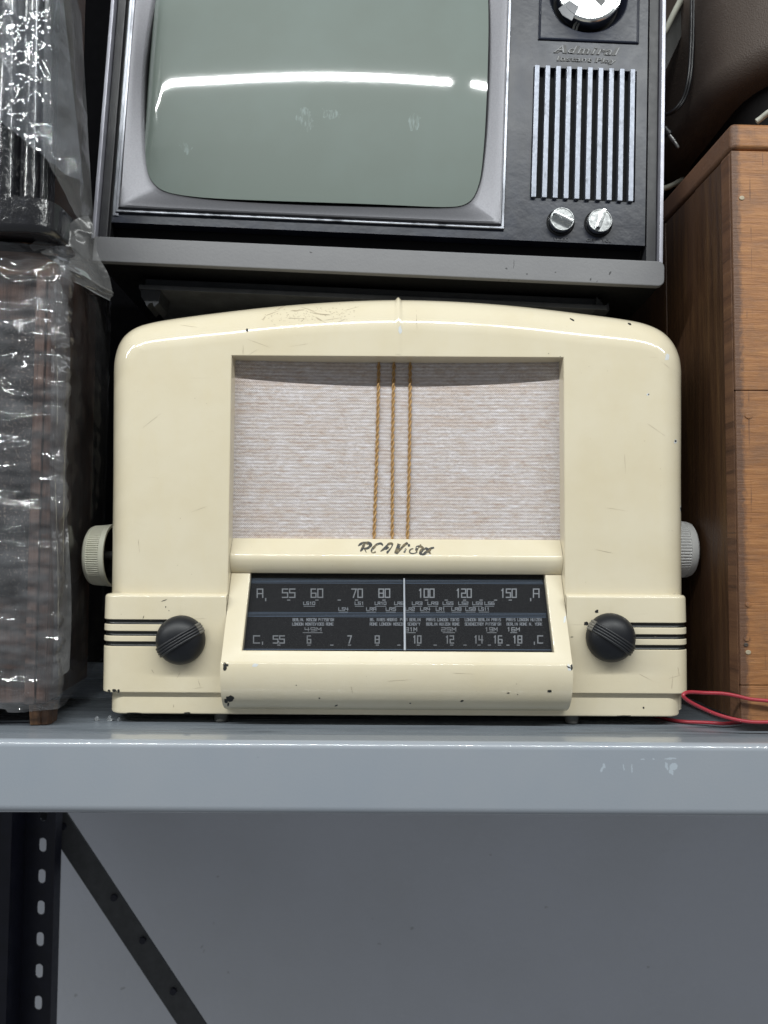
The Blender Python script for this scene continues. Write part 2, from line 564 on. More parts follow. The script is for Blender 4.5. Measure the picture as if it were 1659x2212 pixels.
# ---- centre ridge over the top
xr = P(861, 700).x
mid = min(range(200), key=lambda i: abs(o2[i].x - xr))
ztop = o2[mid].y
pathr = [(0.0, OT + 0.0015)]
for k in range(0, 13):
    a = R(90) * k / 12
    pathr.append((RT * (1 - math.cos(a)), ztop - RT * (1 - math.sin(a))))
pathr.append((0.12, ztop))
rl = []
for i, (y, z) in enumerate(pathr):
    a, b = pathr[max(i - 1, 0)], pathr[min(i + 1, len(pathr) - 1)]
    t = Vector((b[0] - a[0], b[1] - a[1])).normalized()
    n = Vector((-t.y, t.x))
    f = min(1.0, i / 10)
    wdt = 0.0058 * (1 - f) + 0.0034 * f
    h = 0.0004 * (1 - f) + 0.0027 * f
    row = []
    for k in range(9):
        u = -1 + k / 4
        hh = h * (0.5 + 0.5 * math.cos(u * math.pi)) - 0.0002
        row.append((xr + u * wdt, y + n.x * hh, z + n.y * hh))
    rl.append(row)
obj("centre_ridge", MB().loops(rl, closed=False), cream_m.m, radio, angle=60)

# ---- woven grille cloth
cl = Mat("grille_cloth", lin(205, 196, 202), 0.85, spec=0.15)
u = cl.node('ShaderNodeSeparateXYZ')
nzv = cl.node('ShaderNodeTexNoise')
nzv.inputs['Scale'].default_value = 90
cl.l.new(cl.tc.outputs['Object'], nzv.inputs['Vector'])
wv = cl.node('ShaderNodeVectorMath', operation='SCALE')
wv.inputs['Scale'].default_value = 0.0007
cl.l.new(nzv.outputs['Color'], wv.inputs[0])
wa = cl.node('ShaderNodeVectorMath', operation='ADD')
cl.l.new(cl.tc.outputs['Object'], wa.inputs[0])
cl.l.new(wv.outputs[0], wa.inputs[1])
cl.l.new(wa.outputs[0], u.inputs[0])
PX_, PZ_ = 2 * math.pi / 0.00176, 2 * math.pi / 0.0031
row = cl.math('ADD', 0.5, cl.math('MULTIPLY', 0.5, cl.math('SINE', cl.math('MULTIPLY', u.outputs[2], PZ_))))
half = cl.math('SINE', cl.math('MULTIPLY', u.outputs[2], PZ_))
bead = cl.math('ADD', 0.5, cl.math('MULTIPLY', cl.math('MULTIPLY', 0.5, cl.math('SINE', cl.math('MULTIPLY', u.outputs[0], PX_))), cl.math('SINE', cl.math('MULTIPLY', u.outputs[2], PZ_ * 2))))
jit = cl.noise(700, detail=2)
cell = cl.math('ADD', cl.math('MULTIPLY', row, 0.22), cl.math('MULTIPLY', bead, 0.45))
cell = cl.math('ADD', cell, cl.math('MULTIPLY', jit, 0.60))
streak = cl.noise(360, (0.26, 1, 1.0), detail=5, rough=0.8)
patch = cl.noise(34, (0.35, 1, 2.2), detail=3)
cl.setcol(cl.ramp(streak, [(0.34, lin(196, 176, 162)), (0.45, lin(212, 203, 198)), (0.56, lin(224, 219, 220)), (0.68, lin(242, 240, 245))]))
cl.over(cl.math('MULTIPLY', cl.grey(patch, 0.50, 0.70), 0.45), lin(206, 186, 170))
cl.over(cl.math('MULTIPLY', cl.math('SUBTRACT', 1.0, cl.grey(cell, 0.34, 0.86)), 0.78), lin(132, 118, 116))
cl.bump(cell, 0.0005)
ZC0 = radF.pz(1172, 0.02)


def cloth_pt(s, t):
    x = OL + (OR_ - OL) * s
    y = 0.0165 + 0.0062 * math.sin(math.pi * s) ** 0.8
    return (x, y, ZC0 + (OT + 0.002 - ZC0) * t)


obj("grille_cloth", MB().grid(cloth_pt, 40, 10), cl.m, radio, angle=60)

gold = Mat("gold_cord", lin(166, 130, 84), 0.6, spec=0.3)
gold.over(gold.math('MULTIPLY', gold.grey(gold.noise(500, detail=4), 0.4, 0.7), 0.6), lin(198, 164, 114))
gold.bump(gold.noise(1800, (1, 1, 0.4), detail=2), 0.0003)
for (xt, xb) in ((817.5, 808.5), (852, 846.5), (886, 880)):
    yc = 0.0165 + 0.0062 - 0.0012
    a, b = P(xt, 778, yc), P(xb, 1168, yc)
    mb = MB()
    n = 330
    bow = [Vector((0.0006 * math.sin(3.0 * i / n + xt), 0, 0)) for i in range(n + 1)]
    for ph in (0, math.pi):
        path = []
        for i in range(n + 1):
            t = i / n
            c = a.lerp(b, t) + bow[i]
            an = ph - t * 2 * math.pi * 13
            path.append(c + Vector((0.00085 * math.cos(an), 0.00085 * math.sin(an), 0)))
        mb.tube(path, 0.00080, 8)
    obj("grille_cord", mb, gold.m, radio, angle=80, weighted=False)

# ---- ledge that carries the brand lettering
LEDGE = [(0.034, 1168), (0.0165, 1166), (0.0155, 1164.5), (0.0066, 1197.5), (0.0058, 1201), (0.0054, 1206), (0.0055, 1212), (0.0072, 1225), (0.011, 1237), (0.0125, 1239), (0.030, 1241)]
lp = [(y, radF.pz(py, y)) for y, py in LEDGE]
lm = MB().loops([[(x, y, z) for y, z in lp] for x in (OL + 0.0002, OR_ - 0.0002)], closed=False)
obj("brand_ledge", lm, cream_m.m, radio, angle=25)

# ---- dial housing
YT, YB = 0.018, -0.025
zt, zb = radF.pz(1213, YT), radF.pz(1431, YB)
tilt = math.atan2(YT - YB, zt - zb)          # lean of the dial face
slope = math.hypot(YT - YB, zt - zb)
dialL = Matrix.Translation((0, YB, zb)) @ Matrix.Rotation(-tilt, 4, 'X')
dialF = Frame(radF.M @ dialL)
HX0, HX1 = OL + 0.0003, OR_ - 0.0003
h0, h1 = dialF.px(541, 1230), dialF.px(1176, 1230)
h2, h3 = dialF.px(1196, 1406), dialF.px(524, 1406)
hx0, hx1 = (h0.x + h3.x) / 2, (h1.x + h2.x) / 2
hz0, hz1 = (h2.z + h3.z) / 2, h0.z
mb = MB()


def D(x, y, z):
    return tuple(dialL @ Vector((x, y, z)))


def ringd(ox0, ox1, oz0, oz1, y):
    return [D(ox0, y, oz0), D(ox1, y, oz0), D(ox1, y, oz1), D(ox0, y, oz1)]


b_ = 0.0011
mb.loops([ringd(HX0, HX1, 0, slope, 0), ringd(hx0 - b_, hx1 + b_, hz0 - b_, hz1 + b_, 0), ringd(hx0 - b_ * .3, hx1 + b_ * .3, hz0 - b_ * .3, hz1 + b_ * .3, b_ * .3),
          ringd(hx0, hx1, hz0, hz1, b_), ringd(hx0, hx1, hz0, hz1, 0.008)], True)
nose_px = [(-0.0258, 1432.5), (-0.0266, 1436), (-0.0272, 1446), (-0.0273, 1460), (-0.0265, 1476), (-0.0247, 1493), (-0.0215, 1509), (-0.0165, 1522), (-0.0105, 1530), (-0.0055, 1533)]
npf = [(YB, zb)] + [(y, radF.pz(py, y)) for y, py in nose_px] + [(0.03, radF.pz(1533, -0.0055))]
mb.loops([[(x, y, z) for y, z in npf] for x in (HX0, HX1)], closed=False)
cap = npf + [(0.03, zt), (YT, zt)]
for x in (HX0, HX1):
    mb.add([(x, y, z) for y, z in cap], [tuple(range(len(cap)))])
obj("dial_housing", mb, cream_m.m, radio, angle=38)
# moulded corner tabs beside the ledge
for (xa, xb) in ((510, 535), (1181, 1206)):
    a, b = dialF.px(xa, 1219), dialF.px(xb, 1219)
    t = MB().box((a.x, -0.0022, a.z - 0.0015), (b.x, 0.002, a.z + 0.0028))
    t.v = [tuple(dialL @ Vector(v)) for v in t.v]
    obj("corner_tab", t, cream_m.m, radio, bevel=0.0012)

dial_m = Mat("dial_black", (0.009, 0.009, 0.010, 1), 0.6, spec=0.1)
dial_m.over(dial_m.math('MULTIPLY', dial_m.grey(dial_m.noise(1300, detail=3), 0.45, 0.72), 0.8), (0.027, 0.026, 0.027, 1))
dial_m.over(dial_m.math('MULTIPLY', dial_m.grey(dial_m.noise(2600, detail=1), 0.72, 0.76), 0.6), (0.14, 0.14, 0.14, 1))
YD = 0.0062
t = MB().box((hx0 - 0.001, YD, hz0 - 0.001), (hx1 + 0.001, YD + 0.002, hz1 + 0.001))
t.v = [tuple(dialL @ Vector(v)) for v in t.v]
dial_plate = obj("dial_plate", t, dial_m.m, radio, smooth=False)

# ---- stroke lettering
GL = {
    'A': [[(0, 0), (0, 1), (1, 1), (1, 0)], [(0, .45), (1, .45)]], 'B': [[(0, 0), (0, 1), (.9, 1), (.9, .52), (0, .52)], [(.9, .52), (1, .5), (1, 0), (0, 0)]],
    'C': [[(1, 1), (0, 1), (0, 0), (1, 0)]], 'D': [[(0, 0), (0, 1), (.8, 1), (1, .8), (1, .2), (.8, 0), (0, 0)]], 'E': [[(1, 1), (0, 1), (0, 0), (1, 0)], [(0, .5), (.8, .5)]],
    'F': [[(1, 1), (0, 1), (0, 0)], [(0, .5), (.8, .5)]], 'G': [[(1, 1), (0, 1), (0, 0), (1, 0), (1, .5), (.5, .5)]], 'H': [[(0, 0), (0, 1)], [(1, 0), (1, 1)], [(0, .5), (1, .5)]],
    'I': [[(.5, 0), (.5, 1)]], 'K': [[(0, 0), (0, 1)], [(1, 1), (0, .45), (1, 0)]], 'L': [[(0, 1), (0, 0), (1, 0)]], 'M': [[(0, 0), (0, 1), (.5, .4), (1, 1), (1, 0)]],
    'N': [[(0, 0), (0, 1), (1, 0), (1, 1)]], 'O': [[(0, 0), (0, 1), (1, 1), (1, 0), (0, 0)]], 'P': [[(0, 0), (0, 1), (1, 1), (1, .5), (0, .5)]], 'R': [[(0, 0), (0, 1), (1, 1), (1, .5), (0, .5)], [(.5, .5), (1, 0)]],
    'S': [[(1, 1), (0, 1), (0, .5), (1, .5), (1, 0), (0, 0)]], 'T': [[(0, 1), (1, 1)], [(.5, 1), (.5, 0)]], 'U': [[(0, 1), (0, 0), (1, 0), (1, 1)]], 'V': [[(0, 1), (.5, 0), (1, 1)]],
    'W': [[(0, 1), (.25, 0), (.5, .6), (.75, 0), (1, 1)]], 'Y': [[(0, 1), (.5, .5), (1, 1)], [(.5, .5), (.5, 0)]], 'Z': [[(0, 1), (1, 1), (0, 0), (1, 0)]],
    '0': [[(0, 0), (0, 1), (1, 1), (1, 0), (0, 0)]], '1': [[(.55, 0), (.55, 1), (.3, .85)]], '2': [[(0, 1), (1, 1), (1, .5), (0, .5), (0, 0), (1, 0)]], '3': [[(0, 1), (1, 1), (1, 0), (0, 0)], [(.2, .5), (1, .5)]],
    '4': [[(0, 1), (0, .45), (1, .45)], [(.8, 1), (.8, 0)]], '5': [[(1, 1), (0, 1), (0, .55), (1, .55), (1, 0), (0, 0)]], '6': [[(.9, 1), (0, 1), (0, 0), (1, 0), (1, .5), (0, .5)]],
    '7': [[(0, 1), (1, 1), (.35, 0)]], '8': [[(0, 0), (0, 1), (1, 1), (1, 0), (0, 0)], [(0, .5), (1, .5)]], '9': [[(.1, 0), (1, 0), (1, 1), (0, 1), (0, .5), (1, .5)]],
    '.': [[(.4, 0), (.6, 0)]], "'": [[(.5, 1), (.5, .8)]], ' ': [],
}
lift = [0]


def seg(mb, F, L, a, b, w, y, ext=True):
    """One printed stroke from picture point a to b, laid on the plane y of frame F."""
    a, b = Vector(a), Vector(b)
    d = (b - a).normalized() if (b - a).length > 1e-6 else Vector((1, 0))
    n = Vector((-d.y, d.x)) * (w / 2)
    if ext:
        a, b = a - d * (w / 2), b + d * (w / 2)
    lift[0] = (lift[0] + 1) % 6
    yy = y - 0.000012 * lift[0]
    q = [F.px(p.x, p.y, yy) for p in (a + n, b + n, b - n, a - n)]
    mb.add([tuple(L @ v) for v in q], [(0, 1, 2, 3)])


CX = lambda x: (850 + x / 1.106) / 1.8228
CY = lambda y: (2050 + y / 1.106) / 1.8228


def text(mb, s, x0, x1, y0, y1, w):
    n = len(s)
    adv = (x1 - x0) / (n - 0.28)
    for i, ch in enumerate(s):
        bx, bw = x0 + adv * i, adv * 0.72
        if ch == '.':
            bx, bw = bx + bw * 0.2, bw * 0.5
        for pl in GL[ch]:
            for p, q in zip(pl, pl[1:]):
                f = lambda t: (CX(bx + t[0] * bw), CY(y1 + (y0 - y1) * t[1]))
                seg(mb, dialF, dialL, f(p), f(q), w / 2.016, YD - 0.0002)


def ln(mb, x0, y0, x1, y1, w):
    seg(mb, dialF, dialL, (CX(x0), CY(y0)), (CX(x1), CY(y1)), w / 2.016, YD - 0.0002, ext=False)


big, small = MB(), MB()
for s, x0, x1 in (("A", 180, 204), ("55", 290, 344), ("60", 415, 465), ("70", 592, 638), ("80", 710, 757), ("100", 882, 950), ("120", 1046, 1112), ("150", 1240, 1308), ("A", 1383, 1407)):
    text(big, s, x0, x1, 298, 334, 5)
for s, x0, x1 in (("C", 164, 190), ("5", 250, 270), ("5", 278, 298), ("6", 398, 413), ("7", 575, 590), ("8", 694, 711), ("10", 858, 893), ("12", 1000, 1035), ("14", 1124, 1162), ("16", 1208, 1246), ("18", 1293, 1332), ("C", 1402, 1423)):
    text(big, s, x0, x1, 502, 533, 5)
for x in (217, 1371):
    ln(big, x, 337, x, 351, 5)
for x in (203, 1387):
    ln(big, x, 527, x, 541, 5)
ln(big, 272, 527, 276, 527, 5)
for x in (317, 440, 537, 613, 732, 917, 1003, 1083, 1155, 1218, 1282):
    ln(big, x - 7, 346, x + 7, 346, 4)
for x in (274, 405, 505, 582, 703, 797, 882, 955, 1027, 1085, 1146, 1191, 1235, 1272, 1317):
    ln(big, x - 7, 542, x + 7, 542, 4)
for s, x0, x1 in (("LS10", 382, 431), ("LS1", 606, 644), ("LR10", 693, 741), ("LR6", 778, 816), ("LR3", 855, 898), ("LR9", 923, 967), ("LS5", 989, 1033), ("LS2", 1057, 1098), ("LS9", 1118, 1160), ("LS6", 1171, 1212)):
    text(small, s, x0, x1, 354, 366, 3)
    ln(small, x0, 373, x1, 373, 2.4)
for s, x0, x1 in (("LS4", 535, 576), ("LRA", 656, 697), ("LR5", 741, 783), ("LR2", 827, 865), ("LR4", 891, 932), ("LR1", 959, 997), ("LR8", 1027, 1068), ("LS8", 1088, 1130), ("LS11", 1145, 1190)):
    text(small, s, x0, x1, 379, 391, 3)
    ln(small, x0, 398, x1, 398, 2.4)
for s, x0, x1 in (("BERLIN. MOSCOW PITTSB'GH", 335, 513), ("BS. AIRES MADRID", 672, 788), ("PISA BERLIN", 803, 890), ("PARIS LONDON TOKYO", 917, 1058), ("LONDON BERLIN PARIS", 1085, 1240), ("PARIS LONDON HUIZEN", 1265, 1418)):
    text(small, s, x0, x1, 426, 437, 2.4)
for s, x0, x1 in (("LONDON MONTEVIDEO ROME", 333, 511), ("ROME LONDON MOSCOW", 671, 822), ("SCHEN'Y", 836, 889), ("BERLIN HUIZEN ROME", 917, 1060), ("SCHENECTADY PITTSB'GH", 1085, 1241), ("BERLIN ROME N. YORK", 1267, 1420)):
    text(small, s, x0, x1, 445, 456, 2.4)
for s, x0, x1 in (("49M", 388, 458), ("31M", 826, 875), ("25M", 983, 1045), ("19M", 1172, 1225), ("16M", 1268, 1322)):
    text(big, s, x0, x1, 466, 481, 3.4)
for x0, x1 in ((378, 465), (826, 870), (988, 1042), (1180, 1222), (1282, 1312)):
    ln(big, x0, 488, x1, 488, 3.2)
let_m = Mat("dial_print", lin(128, 130, 133), 0.6)
let_m.over(let_m.math('MULTIPLY', let_m.grey(let_m.noise(14, detail=3), 0.4, 0.6), 0.7), lin(82, 82, 84))
let_m.over(let_m.math('MULTIPLY', let_m.grey(let_m.noise(1500, detail=2), 0.58, 0.7), 0.7), lin(60, 60, 62))
obj("dial_numerals", big, let_m.m, radio, smooth=False)["kind"] = "stuff"
fine_m = Mat("dial_small_print", lin(116, 119, 124), 0.6)
obj("station_lettering", small, fine_m.m, radio, smooth=False)["kind"] = "stuff"
bl = MB()
for i, dy in enumerate((0, 6, 12, 18)):
    ln(bl, 149 - dy * 0.3, 253 + dy, 1421 + dy * 0.3, 257 + dy, 1.7)
    ln(bl, 133, 399 + dy, 1438, 404 + dy, 1.7)
ln(bl, 120, 560, 1462, 563, 2.5)
blue_m = Mat("dial_blue_lines", lin(64, 84, 106), 0.5)
obj("dial_lines", bl, blue_m.m, radio, smooth=False)["kind"] = "stuff"
ptr = MB()
pw_m = Mat("pointer_white", lin(188, 192, 198), 0.35)
a, b = dialF.px(CX(820), CY(252), YD - 0.0018), dialF.px(CX(823), CY(565), YD - 0.0018)
ptr.tube([tuple(dialL @ a), tuple(dialL @ b)], [0.0007, 0.001], 8)
obj("dial_pointer", ptr, pw_m.m, radio)


def film(name, tint, haze, gloss_rough, fres=1.33, haze_col=(0.8, 0.85, 0.9, 1), bump=None, boost=1.0):
    """A thin clear sheet: transparent, with a fresnel reflection and a little haze."""
    m = bpy.data.materials.new(name)
    m.use_nodes = True
    nt = m.node_tree
    n, l = nt.nodes, nt.links
    n.remove(n["Principled BSDF"])
    out = n["Material Output"]
    tr = n.new('ShaderNodeBsdfTransparent')
    tr.inputs[0].default_value = tint
    di = n.new('ShaderNodeBsdfDiffuse')
    di.inputs[0].default_value = haze_col
    tl = n.new('ShaderNodeBsdfTranslucent')
    tl.inputs[0].default_value = haze_col
    gl = n.new('ShaderNodeBsdfGlossy')
    gl.inputs['Roughness'].default_value = gloss_rough
    fr = n.new('ShaderNodeFresnel')
    fr.inputs[0].default_value = fres
    m0 = n.new('ShaderNodeMixShader')
    m0.inputs[0].default_value = 0.45
    l.new(di.outputs[0], m0.inputs[1])
    l.new(tl.outputs[0], m0.inputs[2])
    m1 = n.new('ShaderNodeMixShader')
    if isinstance(haze, (int, float)):
        m1.inputs[0].default_value = haze
    else:
        tc = n.new('ShaderNodeTexCoord')
        nz = n.new('ShaderNodeTexNoise')
        nz.inputs['Scale'].default_value = 45
        nz.inputs['Detail'].default_value = 6
        l.new(tc.outputs['Object'], nz.inputs['Vector'])
        mr = n.new('ShaderNodeMapRange')
        mr.inputs[1].default_value, mr.inputs[2].default_value = 0.3, 0.75
        mr.inputs[3].default_value, mr.inputs[4].default_value = haze
        l.new(nz.outputs[0], mr.inputs[0])
        l.new(mr.outputs[0], m1.inputs[0])
    l.new(tr.outputs[0], m1.inputs[1])
    l.new(m0.outputs[0], m1.inputs[2])
    m2 = n.new('ShaderNodeMixShader')
    mu = n.new('ShaderNodeMath')
    mu.operation = 'MULTIPLY'
    mu.use_clamp = True
    mu.inputs[1].default_value = boost
    l.new(fr.outputs[0], mu.inputs[0])
    l.new(mu.outputs[0], m2.inputs[0])
    l.new(m1.outputs[0], m2.inputs[1])
    l.new(gl.outputs[0], m2.inputs[2])
    l.new(m2.outputs[0], out.inputs[0])
    if bump:
        tc = n.new('ShaderNodeTexCoord')
        mp = n.new('ShaderNodeMapping')
        mp.inputs['Scale'].default_value = bump[2]
        l.new(tc.outputs['Object'], mp.inputs[0])
        nz = n.new('ShaderNodeTexNoise')
        nz.noise_type = 'RIDGED_MULTIFRACTAL'
        nz.inputs['Scale'].default_value = bump[0]
        nz.inputs['Detail'].default_value = 2.5
        nz.inputs['Roughness'].default_value = 0.5
        nz.inputs['Distortion'].default_value = 0.6
        l.new(mp.outputs[0], nz.inputs['Vector'])
        bp = n.new('ShaderNodeBump')
        bp.inputs['Distance'].default_value = bump[1]
        l.new(nz.outputs[0], bp.inputs['Height'])
        for q in (gl,):
            l.new(bp.outputs[0], q.inputs['Normal'])
    return m


glass_m = film("dial_glass", (0.86, 0.87, 0.89, 1), 0.006, 0.03, 1.30)
t = MB().add([D(hx0, 0.0004, hz0), D(hx1, 0.0004, hz0), D(hx1, 0.0040, hz1), D(hx0, 0.0040, hz1)], [(0, 1, 2, 3)])
obj("dial_glass", t, glass_m, radio, smooth=False)

# ---- worn brand lettering, hand-painted ribbons on the ledge slope
(y0_, py0_), (y1_, py1_) = LEDGE[2], LEDGE[3]
z0_, z1_ = radF.pz(py0_, y0_), radF.pz(py1_, y1_)
lt = math.atan2(y0_ - y1_, z0_ - z1_)
ledL = Matrix.Translation((0, y1_, z1_)) @ Matrix.Rotation(-lt, 4, 'X')
ledF = Frame(radF.M @ ledL)
BX = lambda x: (1350 + x / 4.1475) / 1.8228
BY = lambda y: (2100 + y / 4.1475) / 1.8228 - 2.5
brand = MB()
STROKES = [[(250, 226, 12), (300, 190, 34), (370, 180, 36), (430, 182, 36), (452, 215, 34), (405, 262, 30), (345, 268, 20)], [(350, 190, 30), (318, 270, 32), (285, 315, 16)], [(350, 265, 16), (385, 335, 9)],
           [(655, 218, 18), (620, 186, 24), (560, 200, 28), (500, 255, 30), (468, 300, 20), (485, 338, 12), (538, 322, 22)],
           [(615, 315, 12), (670, 275, 30), (715, 255, 48), (735, 275, 34)], [(700, 235, 14), (755, 192, 30), (805, 190, 24), (795, 245, 12), (735, 318, 26), (722, 352, 16)],
           [(920, 190, 40), (895, 270, 44), (862, 352, 40)], [(875, 350, 26), (940, 280, 26), (1000, 215, 30), (1060, 172, 26)],
           [(1060, 218, 30), (1098, 214, 30)], [(1032, 268, 22), (1000, 335, 24)], [(1152, 268, 12), (1105, 285, 18), (1090, 330, 16), (1140, 350, 14), (1200, 335, 12)],
           [(1222, 232, 38), (1204, 295, 28), (1212, 340, 10)], [(1205, 240, 24), (1260, 235, 30), (1310, 252, 22)], [(1258, 216, 22), (1282, 212, 22)],
           [(1335, 262, 30), (1285, 300, 36), (1268, 345, 36), (1310, 362, 28), (1365, 325, 36), (1385, 280, 30), (1340, 262, 26)],
           [(1385, 292, 22), (1430, 272, 26), (1408, 320, 28), (1440, 358, 12)], [(1425, 268, 26), (1490, 252, 22)]]
for st in STROKES:
    pts = spline(st, 6 * len(st))
    lift[0] = (lift[0] + 1) % 6
    yy = -0.00008 - 0.00001 * lift[0]
    A, B = [], []
    for i, p in enumerate(pts):
        d = (pts[min(i + 1, len(pts) - 1)] - pts[max(i - 1, 0)]).xy.normalized()
        n = Vector((-d.y, d.x)) * (p.z * 0.80 * (0.9 + 0.25 * noise.noise((p.x * 0.05, p.y * 0.05, 3))))
        A.append(tuple(ledL @ ledF.px(BX(p.x + n.x), BY(p.y + n.y), yy)))
        B.append(tuple(ledL @ ledF.px(BX(p.x - n.x), BY(p.y - n.y), yy)))
    brand.loops([A, B], closed=False)
bm_ = Mat("worn_lettering", (0.03, 0.031, 0.03, 1), 0.5)
bm_.over(bm_.math('MULTIPLY', bm_.grey(bm_.noise(230, detail=4), 0.50, 0.58), 0.75), lin(112, 98, 66))
bm_.over(bm_.grey(bm_.noise(300, detail=4), 0.62, 0.66), cream_c)
obj("brand_lettering", brand, bm_.m, radio, smooth=False)

# ---- lower band with black stripes, plinth, feet
stripe_m = Mat("black_stripe_paint", (0.012, 0.013, 0.012, 1), 0.35)
stripe_m.over(stripe_m.grey(stripe_m.noise(160, (1, 1, 2), detail=3), 0.70, 0.75), (0.45, 0.40, 0.28, 1))
YBD = -0.005


def plan(xc, xe, r, y_front, y_back=0.16, n=9):
    """Plan path from the back of a side, round the front corner, to x = xe on the front."""
    sgn = 1 if xe > xc else -1
    pts = [((xc, y_back), (-sgn, 0)), ((xc, y_front + r), (-sgn, 0))]
    for k in range(1, n + 1):
        a = R(90) * k / n
        pts.append(((xc + sgn * r * (1 - math.cos(a)), y_front + r * (1 - math.sin(a))), (-sgn * math.cos(a), -math.sin(a))))
    pts.append(((xe, y_front), (0, -1)))
    return pts


def sweep(mb, pth, prof):
    mb.loops([[(p[0] + n[0] * o, p[1] + n[1] * o, z) for (o, z) in prof] for p, n in pth], closed=False)


for side in (-1, 1):
    if side < 0:
        xc, xe, xk = P(223.5, 1390, 0.004).x, OL - 0.0002, P(389, 1382, YBD).x
        cs, off = (1344, 1369, 1391.5), 0
    else:
        xc, xe, xk = P(1484, 1390, 0.004).x, OR_ + 0.0002, P(1320, 1378, YBD).x
        cs, off = (1350.5, 1375.5, 1398.5), 2
    xpx = 350 if side < 0 else 1350
    Z = lambda py: radF.pz(py, YBD, xpx)
    top = [(-0.007, Z(1282 + off)), (-0.0042, Z(1283 + off)), (-0.0016, Z(1284.5 + off)), (-0.0005, Z(1287 + off)), (0, Z(1291 + off))]
    bot = [(0, Z(1493 + off)), (-0.0003, Z(1495.5 + off)), (-0.0012, Z(1497 + off)), (-0.009, Z(1497.2 + off))]
    gro = []
    for c in cs:
        gro += [(0.0002, Z(c - 9)), (0.0002, Z(c - 6.4)), (-0.0003, Z(c - 4.6)), (-0.0014, Z(c - 3.4)), (-0.0018, Z(c)), (-0.0014, Z(c + 3.4)), (-0.0003, Z(c + 4.6)), (0.0002, Z(c + 6.4)), (0.0002, Z(c + 9))]
    mb = MB()
    full = plan(xc, xe, 0.013, YBD)
    pa = full[:-1] + [((xk, YBD), (0, -1))]
    sweep(mb, pa, top + gro + bot)
    pb = [((xk, YBD), (0, -1)), ((xe, YBD), (0, -1))]
    sweep(mb, pb, top + bot)
    obj("lower_band", mb, cream_m.m, radio, angle=32)
    for c in cs:
        mb = MB()
        sweep(mb, pa, [(-0.0003 + 0.00022, Z(c - 4.6)), (-0.0014 + 0.0003, Z(c - 3.4)), (-0.0018 + 0.0004, Z(c)), (-0.0014 + 0.0003, Z(c + 3.4)), (-0.0003 + 0.00022, Z(c + 4.6))])
        obj("stripe", mb, stripe_m.m, radio, angle=60)

YPL = -0.0008
ZP = lambda py: radF.pz(py, YPL, 860)
xa, xb = P(239, 1520, 0.008).x, P(1469, 1520, 0.008).x
pl = plan(xa, 0.0, 0.014, YPL)[:-1] + [(p, n) for p, n in reversed(plan(xb, 0.0, 0.014, YPL)[:-1])]
mb = MB()
sweep(mb, pl, [(-0.006, ZP(1496)), (0, ZP(1496)), (0, ZP(1541)), (-0.0006, ZP(1544)), (-0.002, ZP(1546)), (-0.03, ZP(1546))])
obj("plinth", mb, cream_m.m, radio, angle=32)
under = MB().box((xa + 0.02, 0.02, ZP(1546) + 0.0003), (xb - 0.02, 0.2, ZP(1546) + 0.004))
obj("bottom_board", under, plain("dark_bottom", (0.02, 0.018, 0.016, 1), 0.8).m, radio, smooth=False)
rub = plain("grey_rubber", (0.07, 0.07, 0.065, 1), 0.6)
zfoot = ZP(1546)
for fx in (477, 1236):
    c = P(fx, 1552, 0.008)
    for yy in (0.010, 0.17):
        mb = MB()
        mb.loops([[(c.x + rr * math.cos(a), yy + rr * math.sin(a), z) for a in (2 * math.pi * k / 16 for k in range(16))] for rr, z in ((0.0045, 0.0), (0.0055, 0.0012), (0.006, zfoot))], True, True, True)
        obj("foot", mb, rub.m, radio)

